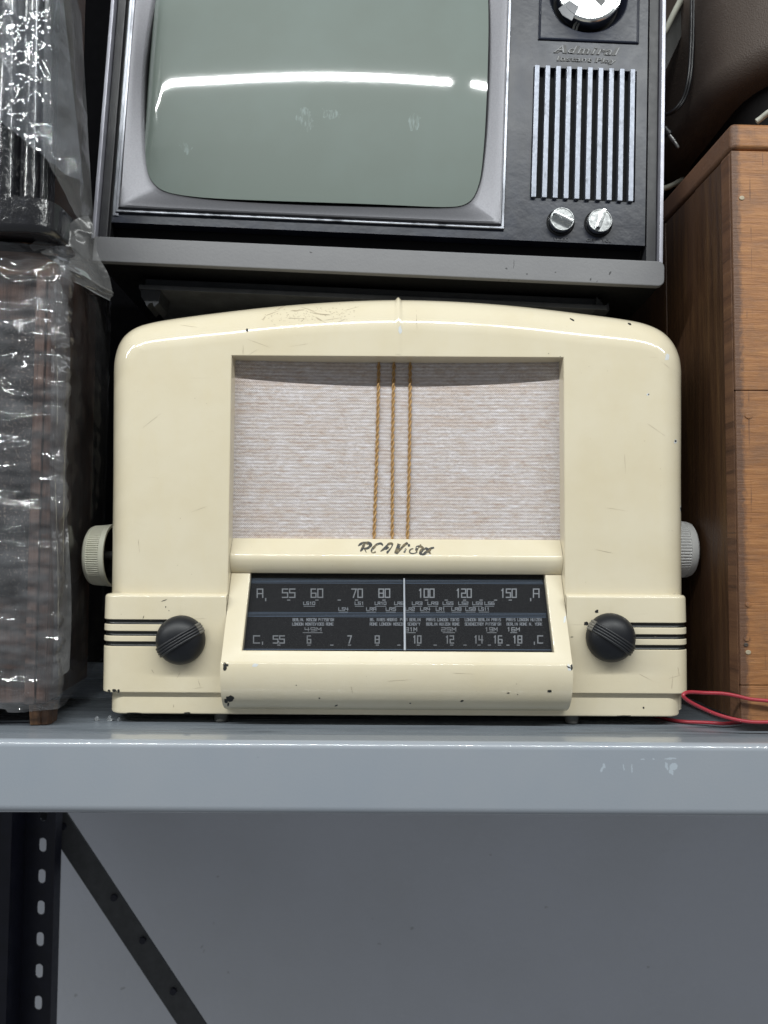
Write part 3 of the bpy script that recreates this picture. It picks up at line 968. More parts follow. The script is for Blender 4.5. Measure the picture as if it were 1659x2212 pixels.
# ---- black front knobs
kb = Mat("black_bakelite", (0.006, 0.007, 0.010, 1), 0.42, spec=0.4)
kb.over(kb.math('MULTIPLY', kb.grey(kb.noise(90, detail=5), 0.5, 0.75), 0.6), (0.012, 0.013, 0.016, 1))
kb.roughness(kb.noise(200, detail=4), 0.36, 0.52)
kw = Mat("worn_bakelite_edge", (0.014, 0.015, 0.018, 1), 0.45)
for (kx, ky, ang) in ((389, 1383, 31.5), (1320.5, 1378, -32.5)):
    c = P(kx, ky, YBD - 0.006)
    RK = 0.0201
    H = 0.0165
    mb = MB()
    prf = [(0.014, YBD - 0.0002), (0.0188, YBD - 0.0008), (RK, YBD - 0.0025), (RK, YBD - 0.0045)]
    for k in range(1, 15):
        a = R(90) * k / 14
        prf.append((max(RK * math.cos(a) ** 0.92, 0.00002), YBD - 0.0045 - (H - 0.003) * math.sin(a)))
    NS = 64
    mb.loops([[(c.x + r * math.cos(2 * math.pi * k / NS), y, c.z + r * math.sin(2 * math.pi * k / NS)) for k in range(NS)] for r, y in prf], True)
    knob = obj("front_knob", mb, kb.m, radio, angle=60)
    g = MB()
    ca, sa = math.cos(R(ang)), math.sin(R(ang))
    for j in range(4):
        off = (j - 1.5) * 0.00215
        hl = math.sqrt(max(RK * RK - off * off, 0))
        path = []
        for k in range(25):
            s_ = -1 + 2 * k / 24
            s_ = math.sin(s_ * R(90))
            u_ = s_ * (hl + 0.0004)
            rr = min(1.0, math.hypot(u_, off) / RK)
            y = YBD - 0.0045 - (H - 0.003) * math.sqrt(max(0.0, 1 - rr ** 2.17)) - 0.0006
            path.append((c.x + u_ * ca - off * sa, min(y, YBD - 0.0035), c.z + u_ * sa + off * ca))
        g.tube(path, 0.00112, 10)
    # end cap block of the grip, worn pale on the upper end
    grip = obj("grip_ridges", g, kw.m, knob, angle=60)
    ends = MB()
    sg = 1 if ang > 0 else -1
    for j in range(4):
        off = (j - 1.5) * 0.00215
        hl = math.sqrt(max(RK * RK - off * off, 0))
        path = []
        for k in range(6):
            u_ = sg * (hl - 0.0022 + 0.0026 * k / 5)
            rr = min(1.0, math.hypot(u_, off) / RK)
            y = YBD - 0.0045 - (H - 0.003) * math.sqrt(max(0.0, 1 - rr ** 2.17)) - 0.0006
            path.append((c.x + u_ * ca - off * sa, min(y, YBD - 0.0035), c.z + u_ * sa + off * ca))
        ends.tube(path, 0.00128, 10)
    obj("grip_end", ends, plain("rubbed_grip", (0.16, 0.15, 0.13, 1), 0.5).m, knob, angle=60)

# ---- chipped and scratched paint: thin irregular flakes laid on the enamel
from mathutils.bvhtree import BVHTree
vv, ff = [], []
for ch in radio.children:
    if ch.data and ch.data.materials[0] == cream_m.m:
        n0 = len(vv)
        vv += [v.co.copy() for v in ch.data.vertices]
        ff += [tuple(k + n0 for k in p.vertices) for p in ch.data.polygons]
bvh = BVHTree.FromPolygons(vv, ff)
cam_l = radF.inv @ CAM_M.translation


def hit(px, py):
    q = P(px, py, 0.0)
    d = (q - cam_l).normalized()
    h = bvh.ray_cast(cam_l, d)
    return (h[0], h[1]) if h[0] is not None else None


def flake(mb, x, y, rx, rz, ang, lift_, n=14, rough=0.35):
    c = hit(x, y)
    if c is None:
        return
    ca, sa = math.cos(R(ang)), -math.sin(R(ang))
    rings = []
    for f in (0.5, 1.0):
        ring = []
        for k in range(n):
            a = 2 * math.pi * k / n
            w = 1 + rough * noise.noise((math.cos(a) * 1.7 + x, math.sin(a) * 1.7 + y, 1.3)) * 1.6
            u_, v_ = rx * f * w * math.cos(a), rz * f * w * math.sin(a)
            h = hit(x + u_ * ca - v_ * sa, y + u_ * sa + v_ * ca)
            if h is None or (h[0] - c[0]).length > 0.012:
                h = c
            nn = h[1] if h[1].y < 0 else -h[1]
            ring.append(h[0] + nn * lift_)
        rings.append(ring)
    nn = c[1] if c[1].y < 0 else -c[1]
    b = len(mb.v)
    mb.v += [tuple(c[0] + nn * lift_)] + [tuple(p) for r_ in rings for p in r_]
    for k in range(n):
        k2 = (k + 1) % n
        mb.f.append((b, b + 1 + k, b + 1 + k2))
        mb.f.append((b + 1 + k, b + 1 + n + k, b + 1 + n + k2, b + 1 + k2))


dk, wt, sc_ = MB(), MB(), MB()
for c in WHITE_CHIPS:
    flake(wt, *c, 0.00010)
for c in BLACK_CHIPS:
    flake(dk, *c, 0.00016)
for c in SCRATCH:
    flake(sc_, c[0], c[1], c[2], max(c[3] * 0.75, 0.32), c[4], 0.00007, n=18, rough=0.8)
rnd = random.Random(5)
for k in range(150):
    t = rnd.random()
    x = 575 + 190 * t + rnd.gauss(0, 6)
    y = 686 - 10 * t + rnd.gauss(0, 8)
    flake(sc_, x, y, rnd.uniform(0.4, 1.8), rnd.uniform(0.3, 0.9), rnd.uniform(-40, 40), 0.00007, n=7)
for k in range(60):
    flake(sc_, rnd.uniform(260, 1460), rnd.uniform(690, 1530), rnd.uniform(0.4, 1.3), rnd.uniform(0.3, 0.8), rnd.uniform(0, 180), 0.00007, n=7)
for nm, mb, mt in (("dark_paint_chips", dk, Mat("chip_dark", (0.013, 0.013, 0.012, 1), 0.55).m), ("pale_paint_chips", wt, Mat("chip_pale", (0.60, 0.62, 0.62, 1), 0.5).m), ("paint_scratches", sc_, Mat("scratch_brown", (0.40, 0.335, 0.235, 1), 0.6).m)):
    o = obj(nm, mb, mt, radio, weighted=False, angle=80, fix=False)
    o['kind'] = 'stuff'

# ---- ribbed white knobs on the sides of the cabinet
def side_knob(px_out, px_in, py_c, rpx, y, ribs, col, collar_first, sgn):
    c0, c1 = P(px_out, py_c, y), P(px_in, py_c, y)
    rad = (P(829, py_c - rpx, y) - P(829, py_c + rpx, y)).length / 2
    L = abs(c1.x - c0.x)
    NS = ribs * 4
    # profile from the outer face to the inner rim: (distance from outer end, radius factor, ribbed)
    pr_ = [(0.0, 0.02, 0), (0.0, 0.86, 0), (0.0015, 0.93, 0), (0.004, 0.965, 0)]
    if collar_first:
        pr_ += [(L * 0.36, 0.985, 0), (L * 0.37, 0.975, 1), (L * 0.86, 0.995, 1), (L * 0.87, 1.0, 0), (L, 1.0, 0)]
    else:
        pr_ += [(0.0045, 0.965, 1), (L * 0.76, 0.99, 1), (L * 0.77, 1.0, 0), (L, 1.015, 0)]
    pr_ += [(L, 0.93, 0), (L * 0.35, 0.90, 0), (L * 0.35, 0.02, 0)]
    loops = []
    for (d, f, rb) in pr_:
        l = []
        for k in range(NS):
            a = 2 * math.pi * k / NS
            rr = rad * f * (1.0 if not rb else (1.0 if k % 4 in (1, 2) else 0.972))
            l.append((c0.x + sgn * d, y + rr * math.cos(a), c0.z + rr * math.sin(a)))
        loops.append(l)
    return MB().loops(loops, True), c0, L


ivory = plain("ivory_plastic", (0.57, 0.56, 0.46, 1), 0.42, vary=0.12)
white = plain("white_plastic", (0.66, 0.66, 0.65, 1), 0.4, vary=0.06)
mb, c0, L = side_knob(198, 246, 1199.5, 66.5, 0.050, 84, ivory, False, 1)
k1 = obj("side_knob", mb, ivory.m, radio, angle=30, weighted=False, label="ivory ribbed knob with dark hollow, beside the wrapped box")
mb = MB().tube([(c0.x + L * 0.3, 0.050, c0.z), (P(243, 1200, 0.03).x + 0.01, 0.050, c0.z)], 0.004, 12)
shade_cup = MB().loops([[(c0.x + d, 0.050 + r_ * math.cos(2 * math.pi * k / 48), c0.z + r_ * math.sin(2 * math.pi * k / 48)) for k in range(48)] for d, r_ in ((L - 0.0006, 0.0254), (L * 0.36, 0.0245), (L * 0.36, 0.004))], True)
obj("knob_hollow_shade", shade_cup, plain("hollow_shade_black", (0.012, 0.011, 0.010, 1), 0.8).m, k1)  # shade inside the hollow, put in as a near-black cup
obj("knob_shaft", mb, plain("shaft_metal", (0.05, 0.05, 0.05, 1), 0.5).m, k1)
mb, c0, L = side_knob(1490, 1440, 1187, 62, 0.062, 60, white, True, -1)
obj("side_knob", mb, white.m, radio, angle=30, weighted=False, label="white ribbed knob with broad collar, beside the wooden crate")

# ================================================================== TELEVISION
TV_M = Matrix.Translation(WORLD.px(830, 540, 0.705)) @ Matrix.Rotation(R(2.25), 4, 'Y') @ Matrix.Rotation(R(-2.3), 4, 'X')
tvF = Frame(TV_M)
T = tvF.px
tv = thing("television", "old television with grey green screen and silver bezel standing on top of the cream radio", "television", tvF)
ZTOP = T(830, -190).z
panel_m = Mat("black_panel_plastic", (0.010, 0.0125, 0.023, 1), 0.30, spec=0.45)
panel_m.over(panel_m.math('MULTIPLY', panel_m.grey(panel_m.noise(30, (1, 1, 0.6), detail=6), 0.45, 0.7), 0.7), (0.021, 0.027, 0.046, 1))
panel_m.over(panel_m.math('MULTIPLY', panel_m.grey(panel_m.noise(330, detail=3), 0.72, 0.78), 0.5), (0.20, 0.21, 0.23, 1))
panel_m.roughness(panel_m.noise(34, detail=5), 0.26, 0.46)
panel_m.bump(panel_m.noise(60, detail=3), 0.0004)
black_m = plain("matt_black", (0.006, 0.006, 0.007, 1), 0.6, spec=0.2)
chrome_m = Mat("worn_chrome", (0.27, 0.28, 0.31, 1), 0.3, 1.0)
chrome_m.over(chrome_m.math('MULTIPLY', chrome_m.grey(chrome_m.noise(60, (1, 1, 0.35), detail=5), 0.48, 0.68), 0.85), (0.06, 0.062, 0.07, 1))
chrome_m.roughness(chrome_m.noise(160, detail=4), 0.22, 0.5)
alu_m = Mat("aluminium_bars", (0.22, 0.235, 0.275, 1), 0.42, 0.85)
alu_m.over(alu_m.math('MULTIPLY', alu_m.grey(alu_m.noise(210, (1, 1, 0.4), detail=5), 0.56, 0.72), 0.7), (0.085, 0.09, 0.10, 1))
alu_m.roughness(alu_m.noise(300, detail=4), 0.34, 0.6)
edge_m = plain("pale_edge", (0.42, 0.42, 0.48, 1), 0.4, metal=0.3, vary=0.25)
silver_m = Mat("silver_bezel", (0.19, 0.19, 0.205, 1), 0.48, 0.8)
silver_m.over(silver_m.math('MULTIPLY', silver_m.grey(silver_m.noise(700, detail=3), 0.4, 0.7), 0.4), (0.13, 0.13, 0.145, 1))
silver_m.bump(silver_m.noise(1500, detail=2), 0.0001)
grey_m = Mat("grey_tv_base", (0.165, 0.165, 0.172, 1), 0.5)
gm = []
for (x, y, a, b, an) in [(672, 545, 3, 1.4, 0), (580, 520, 3, 1, 0), (1094, 580, 2, 2.6, 60), (1138, 592, 2.4, 1.5, 0), (1200, 588, 2.2, 1.6, 30), (1318, 590, 1.8, 5, -20), (1276, 603, 1.5, 4, -20), (1110, 570, 0.6, 11, 0), (660, 525, 3.5, 1.5, 0), (1100, 604, 1, 1, 0), (1290, 608, 2, 1, 40)]:
    p = T(x, y, -0.012)
    gm.append((p.x, p.z, a * 0.00042, b * 0.00042, an))
grey_m.over(grey_m.math('MULTIPLY', grey_m.grey(grey_m.noise(40, detail=5), 0.45, 0.75), 0.5), (0.14, 0.14, 0.15, 1))
grey_m.over(grey_m.marks(gm, 0.0008, 700), (0.03, 0.03, 0.032, 1))
grey_m.over(grey_m.math('MULTIPLY', grey_m.grey(grey_m.noise(400, detail=2), 0.74, 0.80), 0.7), (0.05, 0.05, 0.055, 1))
grey_m.bump(grey_m.noise(400, detail=4), 0.00015)

# base: a thick bar with a rounded end
bz1 = (T(260, 511, -0.012).z + T(1390, 563, -0.012).z) / 2
bz0 = (T(300, 570, -0.012).z + T(1390, 614, -0.012).z) / 2
bx0, bx1 = T(201, 530, -0.012).x, T(1436, 590, -0.012).x
rr = 0.006
poly = [(bx0, bz0)]
for (cx_, cz_, a0) in ((bx1 - rr, bz0 + rr, -90), (bx1 - rr, bz1 - rr, 0)):
    poly += [(cx_ + rr * math.cos(R(a0 + 15 * k)), cz_ + rr * math.sin(R(a0 + 15 * k))) for k in range(7)]
poly.append((bx0, bz1))
obj("base", MB().prism(poly, -0.012, -0.005), grey_m.m, tv, bevel=0.0012)
obj("bottom_plate", MB().box((bx0 + 0.002, -0.0048, bz0 + 0.003), (bx1 - 0.002, 0.27, bz1 - 0.0006)), black_m.m, tv, smooth=False)
# underside frame that rests on the radio
um = plain("dark_underside", (0.024, 0.026, 0.031, 1), 0.5, vary=0.4, spec=0.4)
ua, ub = T(302, 600, 0.02), T(1312, 640, 0.02)
uz = T(302, 626, 0.02).z
flz = T(302, 615, 0.02).z
mb = MB().box((ua.x + 0.004, 0.024, flz), (ub.x - 0.004, 0.25, bz0 - 0.0003))
obj("underside_tray", mb, um.m, tv, bevel=0.001)
obj("underside_flange", MB().box((ua.x, 0.018, uz), (ub.x, 0.25, flz - 0.0002)), plain("worn_flange", (0.05, 0.053, 0.060, 1), 0.42, vary=0.5).m, tv, bevel=0.0008)
for (fa, fb, fl) in ((302, 345, 662), (1286, 1316, 662)):
    a, b = T(fa, fl, 0.02), T(fb, fl, 0.02)
    pts = [(a.x, uz - 0.0002), (b.x, uz - 0.0002), (b.x - 0.001, a.z + 0.004), (b.x - 0.005, a.z), (b.x - 0.007, a.z + 0.004), (b.x - 0.010, a.z + 0.003), (b.x - 0.012, a.z), (a.x + 0.005, a.z + 0.004), (a.x + 0.001, a.z + 0.009)]
    obj("foot_bracket", MB().prism(pts, 0.019, 0.05), um.m, tv, smooth=False)

# cabinet shell behind, and its pale front edges
shell_m = plain("dark_cabinet_shell", (0.03, 0.03, 0.034, 1), 0.45, spec=0.4)
lx = T(203, 500, -0.004).x
rx = T(1427, 545, -0.004).x
obj("cabinet_shell", MB().box((lx + 0.0035, 0.036, bz1 + 0.0003), (rx - 0.0035, 0.27, ZTOP)), shell_m.m, tv, smooth=False)
for x0 in (lx - 0.0014, rx - 0.0018):
    obj("edge_strip", MB().box((x0, -0.006, bz1 + 0.0002), (x0 + 0.0034, 0.27, ZTOP)), edge_m.m, tv, bevel=0.0006)
# side pillars between the shell edge and the panel
for (a, b, y, m) in ((214, 232, -0.001, shell_m), (233.5, 239, 0.001, black_m), (1396, 1417, -0.001, shell_m)):
    xa_ = T(a, 500, y).x if a < 800 else T(a, 545, y).x
    xb_ = T(b, 500, y).x if a < 800 else T(b, 545, y).x
    obj("side_pillar", MB().box((xa_, y, bz1 + 0.0003), (xb_, 0.02, ZTOP)), m.m, tv, bevel=0.0008)
# black recess under the panel
pz0 = (T(260, 480, 0).z + T(1380, 531, 0).z) / 2
pxl, pxr = T(241, 470).x, T(1393, 525).x
obj("lower_recess", MB().box((pxl - 0.001, 0.014, bz1 + 0.0003), (pxr + 0.001, 0.0195, pz0 + 0.004)), black_m.m, tv, smooth=False)

# front panel, left/bottom part round the bezel and the control panel on the other side, one plate with openings
gx0, gx1 = T(1155, 300, 0).x, T(1372, 300, 0).x
gz1 = (T(1162, 140.5, -0.003).z + T(1370, 149.5, -0.003).z) / 2
gz0 = (T(1152, 428).z + T(1361, 437).z) / 2
cxg = (T(1152, 428).x + T(1162, 137).x) / 2
gx0 = cxg - 0.0035
gx1 = (T(1361, 437).x + T(1370, 147).x) / 2 + 0.0035
dx0, dx1 = T(1163, 60).x, T(1380, 60).x
dz0 = (T(1163, 86).z + T(1380, 96).z) / 2
dz1 = dz0 + (dx1 - dx0)
bxl, bxr = (T(272, 440).x + T(281, 20).x) / 2, (T(1082, 480).x + T(1097, 20).x) / 2
bzb = (T(275, 456).z + T(1080, 489).z) / 2
bzt = T(680, -150).z
xs = [pxl, bxl, bxr, gx0, gx1, dx1, pxr]
xs = sorted(set([pxl, bxl, bxr, gx0, gx1, dx0, dx1, pxr]))
zs = sorted(set([pz0, bzb, gz0, gz1, dz0, dz1, bzt, ZTOP]))
mb = MB()
holes = [(bxl, bxr, bzb, bzt), (gx0, gx1, gz0, gz1), (dx0, dx1, dz0, dz1)]
for i in range(len(xs) - 1):
    for j in range(len(zs) - 1):
        cx_, cz_ = (xs[i] + xs[i + 1]) / 2, (zs[j] + zs[j + 1]) / 2
        if any(h[0] < cx_ < h[1] and h[2] < cz_ < h[3] for h in holes):
            continue
        mb.add([(xs[i], 0, zs[j]), (xs[i + 1], 0, zs[j]), (xs[i + 1], 0, zs[j + 1]), (xs[i], 0, zs[j + 1])], [(0, 1, 2, 3)])
for (a, b, c, d) in holes:
    mb.loops([[(a, y, c), (b, y, c), (b, y, d), (a, y, d)] for y in (0.0, 0.012)], True)
mb.loops([[(pxl, y, pz0), (pxr, y, pz0), (pxr, y, ZTOP), (pxl, y, ZTOP)] for y in (0.0, 0.012)], True)
obj("front_panel", mb, panel_m.m, tv, smooth=False)

# chrome strips and bezel
mb = MB()
o_, w_ = 0.0062, 0.0050
rect = lambda e, y: [(bxl - e, y, bzb - e), (bxr + e, y, bzb - e), (bxr + e, y, bzt + e), (bxl - e, y, bzt + e)]
mb.loops([rect(0.0030, -0.0002), rect(0.0030, -0.0022), rect(0.0024, -0.0028), rect(0.0004, -0.0028), rect(-0.0002, -0.002), rect(-0.0002, 0.004)], True)
obj("chrome_trim", mb, chrome_m.m, tv, angle=30)
obj("chrome_strip", MB().box((T(243, 470).x, -0.0012, pz0 + 0.006), (T(256, 470).x, 0.0, ZTOP)), chrome_m.m, tv, bevel=0.0005)

scr_px = [(327, 0), (320, 60), (314, 170), (313, 240), (316, 320), (324, 375), (340, 402), (368, 418), (430, 429), (520, 436), (650, 442), (800, 446.5), (905, 449.5), (958, 450), (995, 446), (1017, 432), (1030, 405), (1037, 370), (1043, 300), (1047, 220), (1047.5, 100), (1045, 0)]
YSC = 0.006
low = [T(x, y, YSC) for x, y in scr_px]
szc = (T(319, 165, YSC).z + T(1047, 165, YSC).z) / 2
low = [(p.x, p.z) for p in low]
low = [p for p in low if p[1] < szc + 0.004]
up = [(p[0], 2 * szc - p[1]) for p in reversed(low)]
ol = spline(low + up + [low[0]], 181)[:-1]
sxc = sum(p.x for p in ol) / len(ol)
ctr = Vector((sxc, szc))


def to_rect(d, x0, x1, z0, z1):
    tx = (x1 - ctr.x) / d.x if d.x > 1e-9 else ((x0 - ctr.x) / d.x if d.x < -1e-9 else 1e9)
    tz = (z1 - ctr.y) / d.y if d.y > 1e-9 else ((z0 - ctr.y) / d.y if d.y < -1e-9 else 1e9)
    return ctr + d * min(tx, tz)


# outer loop of the bezel: same number of points, corners snapped
rectpts = [to_rect((p - ctr).normalized(), bxl, bxr, bzb, bzt) for p in ol]
for cx_, cz_ in ((bxl, bzb), (bxr, bzb), (bxr, bzt), (bxl, bzt)):
    i = min(range(len(rectpts)), key=lambda k: (rectpts[k] - Vector((cx_, cz_))).length)
    rectpts[i] = Vector((cx_, cz_))
mb = MB()
L = []
for (f, y) in ((0.0, 0.004), (0.0, -0.0035), (0.03, -0.0052), (0.10, -0.0058), (0.22, -0.0050), (0.40, -0.0032), (0.80, 0.0012), (0.94, 0.0030), (1.0, 0.0052)):
    L.append([(r_.x + (p.x - r_.x) * f, y, r_.y + (p.y - r_.y) * f) for r_, p in zip(rectpts, ol)])
mb.loops(L, True)
obj("screen_bezel", mb, silver_m.m, tv, angle=32)
mb = MB().loops([[(ctr.x + (p.x - ctr.x) * f, y, ctr.y + (p.y - ctr.y) * f) for p in ol] for f, y in ((1.0, 0.0053), (0.994, 0.0056), (0.991, 0.0075), (0.991, 0.034))], True)
obj("screen_gasket", mb, black_m.m, tv, angle=60)

scr_m = Mat("screen_glass", lin(102, 112, 106), 0.5, 0, 0.3, 1.0, 0.04)
scr_m.over(scr_m.math('MULTIPLY', scr_m.grey(scr_m.noise(9, detail=4), 0.45, 0.7), 0.4), lin(112, 125, 121))
fm = []
for (x, y, a, b, an) in [(402, 321, 14, 9, -40), (660, 265, 16, 26, 25), (715, 255, 22, 9, -10), (895, 268, 14, 22, 0)]:
    p = T(x, y, 0)
    fm.append((p.x, p.z, a * 0.00042, b * 0.00042, an))
smg = scr_m.math('MULTIPLY', scr_m.marks(fm, 0.006, 160), scr_m.grey(scr_m.noise(500, (1, 1, 0.25), detail=4, rot=(0, R(35), 0)), 0.45, 0.65))
scr_m.over(scr_m.math('MULTIPLY', smg, 0.30), lin(170, 185, 186))
SCR_R, SCR_RX = 1.5, 2.1
loops = []
NR = 26
for k in range(NR + 1):
    s_ = 1.005 * (1 - k / NR) + 0.0008
    l = []
    for p in ol:
        dx, dz = (p.x - ctr.x) * s_, (p.y - ctr.y) * s_
        q = abs(dx) / 0.158
        l.append((ctr.x + dx, -0.0065 + dx * dx / (2 * SCR_RX) - 1.5 * dx ** 4 + dz * dz / (2 * SCR_R) + 0.0004 * q ** 44, ctr.y + dz))
    loops.append(l)
obj("screen", MB().loops(loops, True, False, True), scr_m.m, tv, angle=80, weighted=False)

# speaker grille: recess and ten bright bars
obj("grille_backing", MB().box((gx0 - 0.001, 0.0075, gz0 - 0.001), (gx1 + 0.001, 0.009, gz1 + 0.001)), plain("speaker_mesh_black", (0.02, 0.02, 0.021, 1), 0.8, bump=0.001, bscale=1200).m, tv, smooth=False)
for i in range(10):
    xt = 1162 + 23.1 * i
    xb = 1151.6 + 23.2 * i
    at, ab = T(xt, 140 + 0.98 * i, -0.003), T(xb, 427 + 0.85 * i, -0.003)
    cx_ = (at.x + ab.x) / 2
    w_ = 0.0023
    z0, z1 = gz0 - 0.0004, gz1 + 0.0004
    mb = MB().box((cx_ - w_, -0.003, z0), (cx_ + w_, 0.006, z1))
    obj("grille_bar", mb, alu_m.m, tv, bevel=0.0006)

# channel dial: sunk square plate, black well, chrome knob
dpm = panel_m
dcx, dcz = (dx0 + dx1) / 2 - 0.0004, T(1268, -10).z
well = 0.0375
NS = 96
sq = []
for k in range(NS):
    a = 2 * math.pi * k / NS
    d = Vector((math.cos(a), math.sin(a)))
    tx = ((dx1 if d.x > 0 else dx0) - dcx) / d.x if abs(d.x) > 1e-9 else 1e9
    tz = ((dz1 if d.y > 0 else dz0) - dcz) / d.y if abs(d.y) > 1e-9 else 1e9
    p = Vector((dcx, dcz)) + d * min(tx, tz)
    sq.append(p)
for cx_, cz_ in ((dx0, dz0), (dx1, dz0), (dx1, dz1), (dx0, dz1)):
    i = min(range(NS), key=lambda k: (sq[k] - Vector((cx_, cz_))).length)
    sq[i] = Vector((cx_, cz_))
circ = lambda r, y: [(dcx + r * math.cos(2 * math.pi * k / NS), y, dcz + r * math.sin(2 * math.pi * k / NS)) for k in range(NS)]
mb = MB().loops([[(p.x, 0.004, p.y) for p in sq], [(p.x, -0.0012, p.y) for p in sq], [(dcx + (p.x - dcx) * 0.985, -0.0018, dcz + (p.y - dcz) * 0.985) for p in sq], [(dcx + (p.x - dcx) * 0.95, -0.0006, dcz + (p.y - dcz) * 0.95) for p in sq], circ(well + 0.0015, 0.0), circ(well, 0.0008), circ(well - 0.006, 0.0112)], True)
obj("dial_surround", mb, panel_m.m, tv, angle=30)
obj("dial_well", MB().loops([circ(well - 0.005, 0.0112), circ(0.0001, 0.0115)], True), black_m.m, tv)
kr = 0.0305
mb = MB().loops([circ(kr - 0.002, 0.011), circ(kr, 0.006), circ(kr, -0.004), circ(kr - 0.0007, -0.0052), circ(kr - 0.0022, -0.0058), circ(kr - 0.0032, -0.0050), circ(0.0001, -0.0050)], True)
knobm = Mat("bright_chrome", (0.74, 0.76, 0.76, 1), 0.16, 1.0)
knobm.over(knobm.math('MULTIPLY', knobm.grey(knobm.noise(120, detail=5), 0.55, 0.75), 0.5), (0.45, 0.47, 0.48, 1))
knobm.bump(knobm.noise(90, detail=3), 0.00012)
knobm.roughness(knobm.noise(150, detail=4), 0.08, 0.30)
ck = obj("channel_knob", mb, knobm.m, tv, angle=30)
wp = [T(x, y, -0.0062) for x, y in ((1197, 18), (1240, 4), (1252, 16), (1238, 47), (1222, 44))]
wp = [T(x, y, -0.0055) for x, y in ((1206, 18), (1230, 1), (1251, 14), (1235, 45), (1215, 33))]
obj("number_window", MB().prism([(p.x, p.z) for p in wp], -0.0056, -0.0046), plain("grey_window", (0.10, 0.105, 0.12, 1), 0.3).m, ck, bevel=0.0004)
hp = [T(x, y, -0.006) for x, y in ((1262, -30), (1300, 12), (1308, 2), (1306, -30))]
obj("finger_slot", MB().prism([(p.x, p.z) for p in hp], -0.0054, -0.0046), plain("dark_slot", (0.04, 0.042, 0.046, 1), 0.35).m, ck, bevel=0.0003)
for dx in (-3.5, 3.5):
    a, b = T(1245 + dx, 52, 0.004), T(1240 + dx, 73, 0.004)
    obj("index_mark", MB().tube([(a.x, 0.0045, a.z), (b.x, 0.0075, b.z)], 0.0011, 8), plain("pale_mark", (0.20, 0.20, 0.19, 1), 0.35).m, tv)

# small chrome control knobs
for (kx, ky, ang) in ((1213, 476.3, -25), (1294.7, 479.3, 73)):
    c = T(kx, ky, -0.004)
    cir = lambda r, y: [(c.x + r * math.cos(2 * math.pi * k / 48), y, c.z + r * math.sin(2 * math.pi * k / 48)) for k in range(48)]
    mb = MB().loops([cir(0.0131, 0.0002), cir(0.0131, -0.0006), cir(0.0122, -0.0012), cir(0.0113, 0.0004)], True)
    col = obj("control_knob", MB().loops([cir(0.0113, 0.001), cir(0.0113, -0.0065), cir(0.0108, -0.0074), cir(0.0102, -0.0074), cir(0.0098, -0.0068), cir(0.0001, -0.0068)], True), knobm.m, tv, angle=30)
    obj("knob_collar", mb, black_m.m, col, angle=30)
    g = MB().box((-0.0098, -0.0125, -0.0021), (0.0098, -0.0066, 0.0021))
    M = Matrix.Translation((c.x, 0, c.z)) @ Matrix.Rotation(-R(ang), 4, 'Y')
    g.v = [tuple(M @ Vector(v)) for v in g.v]
    obj("grip_bar", g, knobm.m, col, bevel=0.0011)


def font_mesh(s, size, shear=0.0, extrude=0.0006, offset=0.0, bevel=0.0, space=1.0):
    cu = bpy.data.curves.new("lettering", 'FONT')
    cu.body, cu.size, cu.shear, cu.extrude, cu.offset, cu.bevel_depth, cu.space_character = s, size, shear, extrude, offset, bevel, space
    cu.resolution_u = 4
    o = bpy.data.objects.new("lettering", cu)
    COL.objects.link(o)
    dg = bpy.context.evaluated_depsgraph_get()
    me = bpy.data.meshes.new_from_object(o.evaluated_get(dg))
    bpy.data.objects.remove(o)
    return me


def raised(name, s, x0, x1, yt, yb, mat, shear=0.0, ext=0.0005, offset=0.0, space=1.0, y=0.0):
    me = font_mesh(s, 1.0, shear, 0.0, offset, 0.0, space)
    a, b = T(x0, yb, y), T(x1, yb, y)
    top = T(x0, yt, y)
    xsv = [v.co.x for v in me.vertices]
    zsv = [v.co.y for v in me.vertices]
    mx0, mx1, mz0, mz1 = min(xsv), max(xsv), min(zsv), max(zsv)
    H = top.z - a.z
    vs = []
    for v in me.vertices:
        fx = (v.co.x - mx0) / (mx1 - mx0)
        fz = (v.co.y - mz0) / (mz1 - mz0)
        vs.append((a.x + (b.x - a.x) * fx, y, a.z + (H * fz)))
    fs = [tuple(p.vertices) for p in me.polygons]
    bm = bmesh.new()
    bvs = [bm.verts.new(v) for v in vs]
    for f in fs:
        try:
            bm.faces.new([bvs[i] for i in f])
        except ValueError:
            pass
    bmesh.ops.recalc_face_normals(bm, faces=bm.faces)
    r_ = bmesh.ops.extrude_face_region(bm, geom=bm.faces[:])
    for v in [g for g in r_['geom'] if isinstance(g, bmesh.types.BMVert)]:
        v.co.y -= ext
    bmesh.ops.recalc_face_normals(bm, faces=bm.faces)
    m2 = bpy.data.meshes.new(name)
    bm.to_mesh(m2)
    bm.free()
    bpy.data.meshes.remove(me)
    m2.materials.append(mat)
    o = bpy.data.objects.new(name, m2)
    COL.objects.link(o)
    o.parent = tv
    return o


